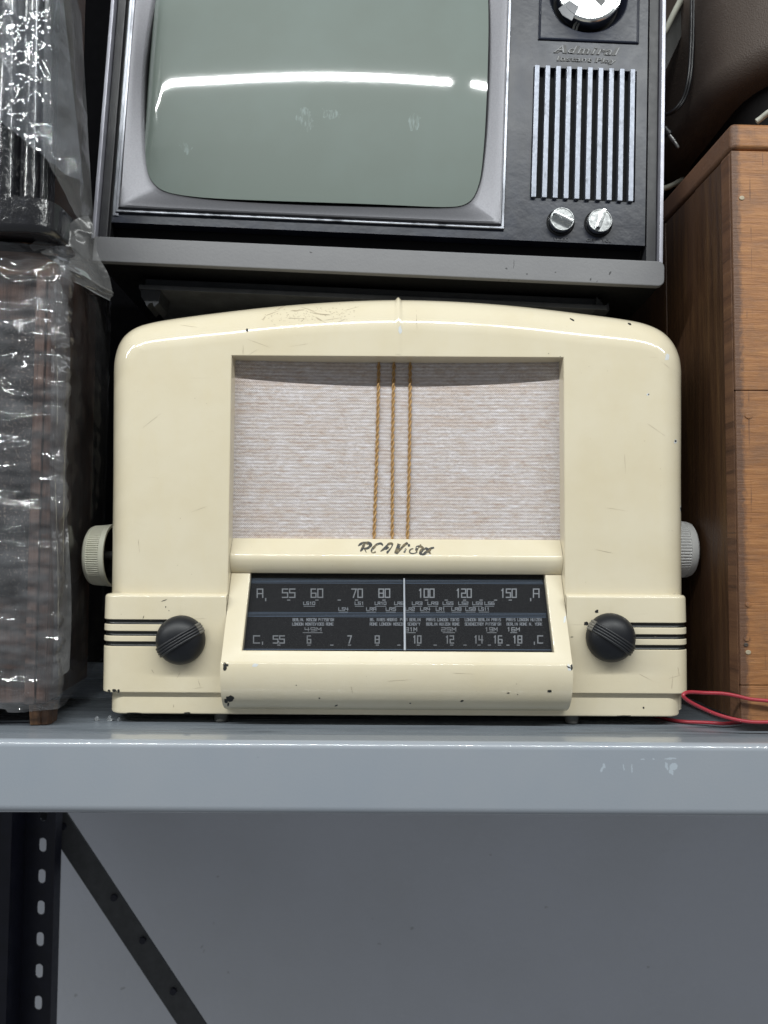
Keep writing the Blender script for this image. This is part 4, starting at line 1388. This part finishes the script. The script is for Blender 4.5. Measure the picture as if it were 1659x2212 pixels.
shadow_m = plain("sunk_letter_black", (0.006, 0.006, 0.007, 1), 0.4)
face_m = plain("raised_letter_face", (0.10, 0.105, 0.12, 1), 0.3, vary=0.5)
for (s, x0, x1, yt, yb, sh, sp) in (("Admiral", 1195, 1339, 97, 115, 0.35, 1.25), ("Instant Play", 1202, 1331, 121.5, 135, 0.12, 1.12)):
    raised("brand_lettering", s, x0, x1, yt, yb, shadow_m.m, sh, 0.0004, 0.08, sp)
    raised("brand_letter_face", s, x0 + 1, x1 - 1, yt + 1, yb - 0.8, face_m.m, sh, 0.0009, -0.012, sp)
for (s, x0, x1, yt, yb) in (("VIDEO", 1195, 1229, 512.5, 520), ("OFF", 1266, 1287, 515, 522.5), ("VOL", 1300, 1320, 516, 523.5)):
    raised("control_lettering", s, x0, x1, yt, yb, shadow_m.m, 0, 0.0003, 0.03, 1.05)
    raised("control_letter_face", s, x0 + .5, x1 - .5, yt + .5, yb - .5, face_m.m, 0, 0.0006, -0.012, 1.05)

# ================================================================== WOODEN CRATE
crY = 0.627
ca_ = WORLD.px(1579, 300, crY)
crF = Frame(Matrix.Translation((ca_.x, crY, 0.0)) @ Matrix.Rotation(R(2.0), 4, 'Z'))
crate = thing("wooden_crate", "brown stained wooden box of thick planks standing beside the cream radio", "wooden box", crF)
C = crF.px
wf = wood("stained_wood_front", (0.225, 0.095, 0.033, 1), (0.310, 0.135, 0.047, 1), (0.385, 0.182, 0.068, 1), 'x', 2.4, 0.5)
wf.over(wf.math('MULTIPLY', wf.grey(wf.noise(24, (0.8, 1, 1.6), detail=6, rough=0.7), 0.46, 0.66), 0.75), (0.185, 0.092, 0.046, 1))
wf.over(wf.math('MULTIPLY', wf.grey(wf.noise(60, (0.12, 1, 1.0), detail=5), 0.58, 0.70), 0.6), (0.13, 0.062, 0.034, 1))
wf.over(wf.math('MULTIPLY', wf.math('MULTIPLY', wf.grey(wf.noise(420, (1, 1, 0.02), detail=2), 0.64, 0.70), wf.grey(wf.noise(45, detail=2), 0.46, 0.56)), 0.7), (0.10, 0.046, 0.024, 1))
# dark worn corner of the front boards
sepx = wf.node('ShaderNodeSeparateXYZ')
wf.l.new(wf.tc.outputs['Object'], sepx.inputs[0])
edge = wf.math('SUBTRACT', 0.0085, wf.math('ADD', sepx.outputs[0], wf.math('MULTIPLY', wf.math('SUBTRACT', wf.noise(320, (1, 1, 0.6), detail=5, rough=0.7), 0.5), 0.011)))
wf.over(wf.math('MULTIPLY', wf.grey(wf.math('MULTIPLY', edge, 250.0), 0.0, 1.0), 0.8), (0.085, 0.045, 0.030, 1))
wsd = wood("stained_wood_side_shaded", (0.030, 0.013, 0.006, 1), (0.052, 0.023, 0.009, 1), (0.085, 0.042, 0.015, 1), 'z', 0.9, 0.5)  # shade on the crate's side is put into this darker colour
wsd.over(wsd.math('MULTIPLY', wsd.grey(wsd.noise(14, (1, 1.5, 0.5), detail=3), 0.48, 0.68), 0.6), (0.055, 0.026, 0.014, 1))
wend = wood("stained_wood_end", (0.04, 0.018, 0.010, 1), (0.105, 0.048, 0.024, 1), (0.16, 0.078, 0.036, 1), 'y', 0.35, 0.6)
zt_ = C(1600, 265).z
zl = C(1600, 321).z
WCR = 0.30
bt = 0.0185
seams = [C(1620, y).z for y in (324, 843, 1481)] + [C(1620, 1562).z]
obj("lid_board", MB().box((0.0, 0.0, zl), (WCR, 0.34, zt_)), wf.m, crate, bevel=0.004, seg=3)
for a, b in zip(seams, seams[1:]):
    obj("front_board", MB().box((0.0004, 0.0008, b + 0.0001), (WCR, bt, a - 0.0001)), wf.m, crate, bevel=0.0012, seg=2)
obj("end_grain_strip", MB().box((-0.0006, 0.0030, seams[-1] + 0.001), (0.0003, bt - 0.0012, seams[0] - 0.002)), wend.m, crate, bevel=0.0002)
ysd = [bt + 0.0006, 0.072, 0.14, 0.34]
for i in range(3):
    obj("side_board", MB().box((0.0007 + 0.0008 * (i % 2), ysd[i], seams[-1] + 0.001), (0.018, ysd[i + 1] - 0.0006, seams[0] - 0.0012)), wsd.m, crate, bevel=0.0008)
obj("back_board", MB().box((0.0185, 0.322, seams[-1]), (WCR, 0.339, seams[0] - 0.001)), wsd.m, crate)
nail_m = plain("nail_filler", (0.40, 0.34, 0.24, 1), 0.5)
dn = plain("nail_head", (0.06, 0.045, 0.035, 1), 0.5)
for (x, y, m, r_) in ((1603, 427, nail_m, 0.0022), (1618, 898, wf, 0.0030), (1617, 1306, wf, 0.0024), (1612, 1393, dn, 0.0018), (1617, 1409, nail_m, 0.0022), (1614, 1380, wf, 0.0025)):
    c = C(x, y)
    rim = [[(c.x + rr_ * math.cos(2 * math.pi * k / 12), yy, c.z + rr_ * 0.8 * math.sin(2 * math.pi * k / 12)) for k in range(12)] for rr_, yy in ((r_, 0.0009), (r_, 0.0002), (r_ * 0.75, 0.0), (0.0001, 0.0002))]
    obj("nail_plug", MB().loops(rim, True), m.m, crate)

# ================================================================== LEATHERETTE CASE ON THE CRATE
lc_m = Mat("brown_leatherette", (0.080, 0.062, 0.052, 1), 0.5, spec=0.25)
vo = lc_m.node('ShaderNodeTexVoronoi', feature='SMOOTH_F1')
vo.inputs['Scale'].default_value = 900
lc_m.l.new(lc_m.tc.outputs['Object'], vo.inputs['Vector'])
lc_m.bump(vo.outputs['Distance'], 0.0005)
lc_m.over(lc_m.math('MULTIPLY', lc_m.grey(lc_m.noise(20, detail=4), 0.45, 0.7), 0.5), (0.058, 0.043, 0.036, 1))
lcF = Frame(Matrix.Translation((0.325, 0.668, zt_ + 0.0005)))


def rbox(x0, x1, y0, y1, z0, z1, rv, rb, n=8):
    """Box with upright edges rounded by rv and a bottom edge rounded by rb."""
    loops = []
    for k in range(n + 1):
        a = R(90) * k / n
        ins = rb * (1 - math.sin(a))
        z = z0 + rb * (1 - math.cos(a))
        l = []
        for (cx_, cy_, a0) in ((x0 + rv, y0 + rv, 180), (x1 - rv, y0 + rv, 270), (x1 - rv, y1 - rv, 0), (x0 + rv, y1 - rv, 90)):
            for j in range(n + 1):
                an = R(a0 + 90 * j / n)
                l.append((cx_ + (rv - ins) * math.cos(an), cy_ + (rv - ins) * math.sin(an), z))
        loops.append(l)
    loops.append([(p[0], p[1], z1) for p in loops[-1]])
    return MB().loops(loops, True, True, True)


lcase = thing("leatherette_case", "dark brown leatherette case with broad rounded corner standing on the wooden box", "case", lcF)
obj("case_body", rbox(0.0, 0.40, 0.0, 0.32, 0.098, 0.42, 0.105, 0.022), lc_m.m, lcase, angle=50)
obj("base", rbox(0.035, 0.38, 0.03, 0.30, 0.0, 0.0975, 0.08, 0.004), plain("case_base_black", (0.006, 0.005, 0.005, 1), 0.7, spec=0.2).m, lcase, angle=50)

# ---- cables behind
def cable(name, pts, r, mat, label, cat, n=60, sides=10):
    ps = spline([WORLD.px(x, y, d) for x, y, d in pts], n)
    base = ps[0].copy()
    o = obj(name, MB().tube([p - base for p in ps], r, sides), mat, angle=80, weighted=False)
    o.location = base
    return tag(o, label, cat)


blk = plain("black_cable_pvc", (0.010, 0.010, 0.012, 1), 0.38, vary=0.2)
pale = plain("pale_cable_pvc", (0.40, 0.40, 0.34, 1), 0.45, vary=0.15)
red = Mat("red_wire_pvc", lin(158, 46, 58), 0.38)
red.over(red.math('MULTIPLY', red.grey(red.noise(80, detail=4), 0.45, 0.7), 0.5), lin(150, 50, 58))
ps = [(1497, -60, 0.79), (1496, 40, 0.79), (1494, 110, 0.79), (1489, 170, 0.79), (1478, 212, 0.795), (1458, 238, 0.80), (1436, 248, 0.81), (1395, 250, 0.83)]
tw = MB()
for dx in (-2.6, 2.6):
    tw.tube(spline([WORLD.px(x + dx, y, d) for x, y, d in ps], 50), 0.00165, 10)
tag(obj("twin_cable", tw, blk.m, angle=80, weighted=False), "black twin cable hanging in a loop beside the television", "cable")
cable("pale_cord", [(1634, 263, 0.662), (1645, 255, 0.660), (1660, 243, 0.656), (1690, 225, 0.650)], 0.0026, pale.m, "pale cord rising from the top of the wooden box", "cord", 20)
cable("white_strap", [(1420, 92, 0.80), (1436, 68, 0.80), (1452, 36, 0.81), (1470, 2, 0.82), (1490, -40, 0.83)], [0.0026 + 0.0012 * i / 29 for i in range(30)], pale.m, "off white cord slanting up beside the television's upper corner", "cord", 30)
cable("cream_cord", [(1405, 418, 0.86), (1432, 408, 0.86), (1450, 401, 0.87), (1475, 388, 0.89)], 0.0030, pale.m, "short cream cord showing between the television and the wooden box", "cord", 20)
sb = [WORLD.px(x, y, 0.825) for x, y in ((1420, 190), (1420, 92), (1474, 0), (1500, -40), (1530, -40), (1498, 20))]
so = MB().prism([(p.x - sb[0].x, p.z - sb[0].z) for p in sb], 0.0, 0.004)
so = obj("metal_strut", so, plain("dull_strut", (0.045, 0.045, 0.042, 1), 0.5).m, smooth=False)
so.location = sb[0]
tag(so, "dull dark strut slanting behind the television beside the black cable", "strut")
jackF = Frame(Matrix.Translation(WORLD.px(1437, 278, 0.80)))
jack = thing("plug_lead", "small metal plug poking out from behind the television above the crate", "plug", jackF)
j0, j1, j2, j3 = [jackF.inv @ WORLD.px(x, y, 0.80) for x, y in ((1436, 276), (1445, 291), (1457, 306), (1466, 320))]
pin = Mat("plug_metal", (0.28, 0.28, 0.28, 1), 0.35, 0.9)
obj("plug_pin", MB().tube([j1, j1.lerp(j2, 0.97), j2, j2.lerp(j3, 0.1), j3 - (j3 - j2) * 0.15, j3], [0.0021, 0.0021, 0.0014, 0.0019, 0.0017, 0.0008], 12), pin.m, jack)
obj("plug_collar", MB().tube([j0, j0.lerp(j1, 0.6), j0.lerp(j1, 0.61), j1], [0.0030, 0.0030, 0.0042, 0.0042], 14), blk.m, jack, angle=30)
obj("cord", MB().tube(spline([jackF.inv @ WORLD.px(x, y, d) for x, y, d in ((1436, 276, .80), (1425, 262, .805), (1400, 250, .82), (1370, 250, .84))], 20), 0.0016, 8), blk.m, jack)

# ---- red wire
crd = crY - 0.0045
wire = [(1690, 1518, crd), (1659, 1514, crd), (1620, 1510, crd), (1590, 1503, crd), (1560, 1498, crd), (1520, 1496.5, crd - 0.002), (1494, 1495, crd - 0.006), (1480, 1497, crd - 0.010), (1476, 1503, crd - 0.012),
        (1484, 1512, crd - 0.011), (1505, 1524, crd - 0.008), (1540, 1540, crd - 0.005), (1575, 1551, crd - 0.004), (1610, 1558, crd - 0.004), (1640, 1560, crd - 0.004), (1690, 1559, crd - 0.004)]
ps = spline([WORLD.px(*p) for p in wire], 120)
rw = MB().tube([p - ps[0] for p in ps], 0.00145, 12)
lowr = spline([WORLD.px(x, y, d) for x, y, d in ((1405, 1549, 0.69), (1440, 1555.0, 0.672), (1480, 1559, 0.660), (1530, 1561, 0.652), (1565, 1563, 0.647), (1600, 1560, 0.655))], 40)
o = obj("red_wire", rw, red.m, angle=80, weighted=False)
o.location = ps[0]
tag(o, "red wire doubled back in a loop across the foot of the wooden box", "wire")
lowr = [Vector((p.x, p.y, max(p.z, 0.0016))) for p in lowr]
o = obj("red_wire", MB().tube([p - lowr[0] for p in lowr], 0.00145, 12), red.m, angle=80, weighted=False)
o.location = lowr[0]
tag(o, "red wire running under the radio and lying flat on the shelf", "wire")

# ================================================================== BLACK BACKING, ADDED TO KEEP THE GAPS DARK
dc_m = plain("backing_black", (0.0025, 0.0025, 0.003, 1), 0.9, spec=0.02, vary=0.3)
dc = obj("dark_backing", MB().box((-0.62, 0.0, 0.0), (0.75, 0.05, 1.05)), dc_m.m, bevel=0.006, seg=3)
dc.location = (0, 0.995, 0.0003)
tag(dc, "added black backing along the back of the shelf that keeps the gaps dark", "case")

# ================================================================== WRAPPED BOX (lower)
wbY = 0.640
wx = WORLD.px(112, 1000, wbY).x
wbF = Frame(Matrix.Translation((wx, wbY, 0.0)) @ Matrix.Rotation(R(7), 4, 'Z'))
wb = thing("wrapped_box", "dark wooden cabinet on small legs inside crinkled clear plastic, beside the radio", "cabinet", wbF)
W = wbF.px
z0w, z1w = W(60, 1522).z, W(60, 545).z
wdk = wood("walnut_dark", (0.035, 0.018, 0.012, 1), (0.085, 0.044, 0.030, 1), (0.15, 0.078, 0.052, 1), 'z', 0.8, 0.35)
wrd = wood("walnut_reddish", (0.08, 0.045, 0.034, 1), (0.165, 0.098, 0.074, 1), (0.25, 0.155, 0.118, 1), 'z', 0.8, 0.35)
obj("cabinet_body", MB().box((-0.42, 0.006, z0w), (0.0, 0.135, z1w)), wdk.m, wb, bevel=0.002)
xs1, xs2 = W(66, 1000).x, W(88, 1000).x
obj("frame_strip", MB().box((xs1, 0.0, z0w), (xs2, 0.0058, z1w - 0.004)), wrd.m, wb, bevel=0.0012)
obj("frame_strip", MB().box((xs2 + 0.001, 0.0015, z0w), (-0.0004, 0.0058, z1w - 0.004)), wdk.m, wb, bevel=0.001)
spk = Mat("speckled_speaker_cloth", (0.055, 0.048, 0.048, 1), 0.85)
spk.over(spk.grey(spk.noise(420, detail=2), 0.56, 0.66), (0.20, 0.165, 0.14, 1))
obj("speaker_cloth", MB().box((-0.42, 0.002, W(40, 1290).z), (xs1 - 0.0004, 0.0057, W(40, 690).z)), spk.m, wb, smooth=False)
obj("top_rail", MB().box((-0.42, -0.001, z1w - 0.020), (0.0, 0.0055, z1w + 0.0002)), wood("walnut_rail", (0.06, 0.03, 0.017, 1), (0.18, 0.09, 0.05, 1), (0.30, 0.16, 0.085, 1), 'x', 0.8, 0.35).m, wb, bevel=0.0015)
lg = wood("leg_wood", (0.022, 0.011, 0.006, 1), (0.065, 0.031, 0.015, 1), (0.20, 0.105, 0.050, 1), 'z', 0.45, 0.35)
lx0, lx1 = W(63, 1545).x, W(110, 1545).x
mb = MB()
loops = []
for (z, ins) in ((0.0, 0.0012), (0.0008, 0.0004), (z0w - 0.0002, -0.0006)):
    x0, x1, y0, y1 = lx0 + ins, lx1 - ins, 0.001 + ins, 0.019 - ins
    loops.append([(x0, y0, z), ((x0 + x1) / 2 - 0.001, y0, z), ((x0 + x1) / 2, y0 + 0.0008, z), ((x0 + x1) / 2 + 0.001, y0, z), (x1 - 0.003, y0, z), (x1, y0 + 0.004, z), (x1, y1, z), (x0, y1, z)])
mb.loops(loops, True, True, True)
obj("leg", mb, lg.m, wb, smooth=False)
obj("leg", MB().box((lx0 - 0.03, 0.11, 0.0), (lx1 - 0.03, 0.128, z0w - 0.0002)), lg.m, wb, bevel=0.001)


# ---- clear plastic sheeting
def ridged(x, y, z, f, oct=4):
    v, a = 0.0, 1.0
    for k in range(oct):
        v += a * (1 - 2 * abs(noise.noise((x * f, y * f, z * f + 7 * k))))
        f *= 2.03
        a *= 0.5
    return v


plast = film("clear_plastic", (0.93, 0.94, 0.96, 1), (0.05, 0.24), 0.05, 1.42, (0.66, 0.68, 0.72, 1), (66, 0.0031, (0.6, 1, 1.4)), 1.7)
plast3 = film("soft_clear_plastic", (0.92, 0.93, 0.95, 1), (0.05, 0.22), 0.04, 1.42, (0.62, 0.66, 0.74, 1), (34, 0.0030, (1.0, 1, 0.8)), 1.1)
plast2 = film("dusty_plastic", (0.86, 0.86, 0.86, 1), (0.16, 0.42), 0.16, 1.33, (0.50, 0.50, 0.50, 1), (60, 0.0006, (1, 1, 1)), 0.9)
pwF = wbF
wrap = thing("plastic_wrap", "crinkled clear plastic sheeting wrapped round the lower dark cabinet with a loose corner flap", "plastic wrap", pwF)


def wrap_front(s, t):
    """s along the front then round the corner and back along the side, t from the ragged hem up to the top."""
    run = s * 0.40
    fr = 0.25
    rcn = 0.006
    if run < fr:
        x, y, nx, ny = -fr + run + 0.004, -0.006, 0.0, -1.0
    elif run < fr + rcn * 1.57:
        a = (run - fr) / rcn
        x, y, nx, ny = 0.004 + rcn * math.sin(a), -0.006 + rcn * (1 - math.cos(a)), math.sin(a), -math.cos(a)
    else:
        d = run - fr - rcn * 1.57
        x, y, nx, ny = 0.004 + rcn, d, 1.0, 0.0
    hem = z0w - 0.003 + 0.004 * noise.noise((run * 28, 3, 1)) + (0.0 if run < fr + 0.01 else 0.15 * (run - fr - 0.01))
    if run < 0.22:
        hem += 0.002
    z = hem + (z1w + 0.004 - hem) * t
    g = noise.noise((x * 30, y * 30, z * 70)) * 0.0040 + ridged(x * 0.6, y * 0.6, z * 1.4, 34, 4) * 0.0026
    if run > fr + 0.01:
        g = g * 0.22 + 0.002 + 0.003 * noise.noise((y * 22, z * 9, 5))
    g = max(g, -0.003)
    return (x + nx * g, y + ny * g, z)


plast_side = film("smooth_side_plastic", (0.90, 0.90, 0.92, 1), (0.04, 0.14), 0.12, 1.33, (0.5, 0.5, 0.52, 1), (30, 0.0010, (1, 1, 0.5)), 0.9)
CUT = (0.25 + 0.006 * 1.57) / 0.40
obj("front_sheet", MB().grid(lambda a, b: wrap_front(a * CUT, b), 115, 230), plast, wrap, angle=80, weighted=False)
obj("side_sheet", MB().grid(lambda a, b: wrap_front(CUT + a * (1 - CUT), b), 55, 160), plast_side, wrap, angle=80, weighted=False)


def patch(cs, deps, nu, nv, amp, f, F, hem=0.0, seed=0):
    """Crumpled sheet spanned by four picture corners (lower-left, lower-right, upper-right, upper-left) at given depths."""
    c = [F.inv @ WORLD.px(x, y, d) for (x, y), d in zip(cs, deps)]

    def fn(s, t):
        s2 = s
        p = c[0].lerp(c[1], s2).lerp(c[3].lerp(c[2], s2), t)
        p = p + Vector((noise.noise((s * 3, t * 3, seed + 9)), 0, noise.noise((s * 3 + 5, t * 3, seed + 4)))) * hem
        h = amp * (noise.noise((p.x * f, seed, p.z * f)) + 0.45 * ridged(p.x, seed * 0.1, p.z, f * 1.3, 3))
        return (p.x + h * 0.3, p.y - h, p.z)
    return MB().grid(fn, nu, nv)


def top_sheet(s, t):
    x = -0.25 + s * 0.262
    y = -0.007 + t * 0.15
    z = z1w + 0.004 + 0.0012 * noise.noise((x * 40, y * 40, 2)) + 0.0015 * ridged(x, y, 1, 30, 2)
    return (x, y, z)


obj("top_sheet", MB().grid(top_sheet, 70, 40), plast, wrap, angle=80, weighted=False)
obj("corner_flap", patch([(118, 566), (243, 632), (190, 464), (62, 532)], [0.628, 0.668, 0.655, 0.626], 60, 50, 0.0016, 26, wbF, 0.003, 3), plast2, wrap, angle=80, weighted=False)
obj("corner_flap", patch([(120, 590), (236, 650), (246, 632), (112, 556)], [0.634, 0.672, 0.674, 0.630], 50, 30, 0.0016, 30, wbF, 0.003, 8), plast2, wrap, angle=80, weighted=False)
obj("side_fold", patch([(114, 1480), (150, 1445), (146, 640), (108, 580)], [0.636, 0.645, 0.645, 0.634], 40, 200, 0.0024, 40, wbF, 0.003, 11), plast2, wrap, angle=80, weighted=False)

# ================================================================== LACQUERED CABINET (upper)
ucY = 0.622
uz0 = z1w + 0.0065
ucF = Frame(Matrix.Translation((WORLD.px(98, 400, ucY).x, ucY, uz0)))
uc = thing("lacquered_cabinet", "glossy black lacquered cabinet with brown wood side, standing on the wrapped lower cabinet", "cabinet", ucF)
U = ucF.px
lac = Mat("black_lacquer", (0.005, 0.005, 0.007, 1), 0.18, 0, 0.6, 0.6, 0.06)
lac.bump(lac.noise(90, (1, 1, 0.5), detail=5), 0.0016)
lac.over(lac.math('MULTIPLY', lac.grey(lac.noise(150, detail=5), 0.55, 0.75), 0.7), (0.022, 0.024, 0.032, 1))
bm0, bm1 = 0.0, U(60, 441).z
obj("base_moulding", rbox(-0.34, U(126, 480).x, -0.014, 0.11, bm0, bm1, 0.022, 0.006), lac.m, uc, angle=40)
zc1 = U(60, -260).z
obj("cabinet_front", MB().box((-0.34, 0.004, bm1 + 0.0002), (0.0, 0.02, zc1)), lac.m, uc, bevel=0.002)
brn = wood("brown_veneer", (0.016, 0.009, 0.006, 1), (0.036, 0.021, 0.014, 1), (0.058, 0.035, 0.024, 1), 'x', 0.7, 0.4)
obj("side_panel", MB().box((-0.012, 0.0203, bm1 + 0.0002), (-0.001, 0.075, zc1)), brn.m, uc, bevel=0.001)
for (a, b, pr_) in ((-20, 38, 0.010), (44, 82, 0.0065), (88, 96, 0.003)):
    xa_, xb_ = U(a, 380).x, U(b, 380).x
    n_ = 10
    pts = [(xa_ + (xb_ - xa_) * k / n_, 0.0038 - pr_ * math.sin(math.pi * k / n_) ** 0.6) for k in range(n_ + 1)]
    obj("pilaster", MB().loops([[(x, y, z) for x, y in pts] for z in (bm1 + 0.0004, zc1)], closed=False), lac.m, uc, angle=50)

upw = thing("plastic_wrap", "torn clear plastic sheet hanging over the upper black lacquered cabinet", "plastic wrap", ucF)


def drape(cols, nu, nv, amp, f, seed, mat, name):
    """cols: list of (s, top (x, y, d), bottom (x, y, d)) columns of the sheet."""
    def fn(s, t):
        for (s0, a0, b0), (s1, a1, b1) in zip(cols, cols[1:]):
            if s <= s1 + 1e-9:
                k = (s - s0) / (s1 - s0)
                a = Vector(a0).lerp(Vector(a1), k)
                b = Vector(b0).lerp(Vector(b1), k)
                break
        q = b.lerp(a, t)
        tear = (1 - t) ** 6 * 5 * noise.noise((s * 14, seed, 2))
        p = ucF.inv @ WORLD.px(q.x, q.y + tear, q.z)
        h = amp * (noise.noise((p.x * f, seed, p.z * f)) + 0.5 * ridged(p.x * 1.2, seed, p.z * 0.7, f * 1.2, 4))
        return (p.x + 0.4 * h, p.y - h, p.z)
    obj(name, MB().grid(fn, nu, nv), mat, upw, angle=80, weighted=False)


drape([(0, (-60, -60, .600), (-60, 232, .598)), (.30, (20, -60, .600), (8, 270, .598)), (.55, (75, -60, .602), (60, 312, .598)), (.8, (110, -60, .61), (112, 356, .602)), (1, (130, -60, .63), (180, 398, .615))], 110, 150, 0.0026, 26, 4, plast3, "front_sheet")
drape([(0, (98, -60, .616), (92, 330, .615)), (.4, (125, -60, .64), (140, 420, .640)), (.7, (150, -60, .66), (178, 500, .665)), (1, (170, -60, .69), (203, 508, .69))], 60, 150, 0.0030, 24, 15, plast2, "side_sheet")

# ---- little scraps of plastic on the shelf
sF = Frame(Matrix.Translation(WORLD.px(222, 1556, 0.655) * Vector((1, 1, 0)).x if False else Vector((WORLD.px(222, 1556, 0.66).x, 0.66, 0.0))))
scr = MB()
for (dx, r_) in ((-0.005, 0.0035), (0.006, 0.0042), (0.014, 0.0028)):
    n0 = len(scr.v)
    L = []
    for k in range(5):
        zz = 0.0002 + 0.0035 * k / 4 * (r_ / 0.0035)
        q = r_ * (1 - 0.16 * k)
        L.append([(dx + q * (0.7 + 0.5 * noise.noise((j, k, dx * 900))) * math.cos(2 * math.pi * j / 9), q * (0.7 + 0.5 * noise.noise((j, k + 9, dx * 900))) * math.sin(2 * math.pi * j / 9), zz) for j in range(9)])
    scr.loops(L, True, True, True)
o = obj("plastic_scrap", scr, film("scrap_plastic", (0.8, 0.8, 0.8, 1), 0.35, 0.15, 1.4), smooth=False)
o.matrix_world = sF.M
tag(o, "crumpled scraps of clear plastic on the shelf at the radio's corner", "scrap")
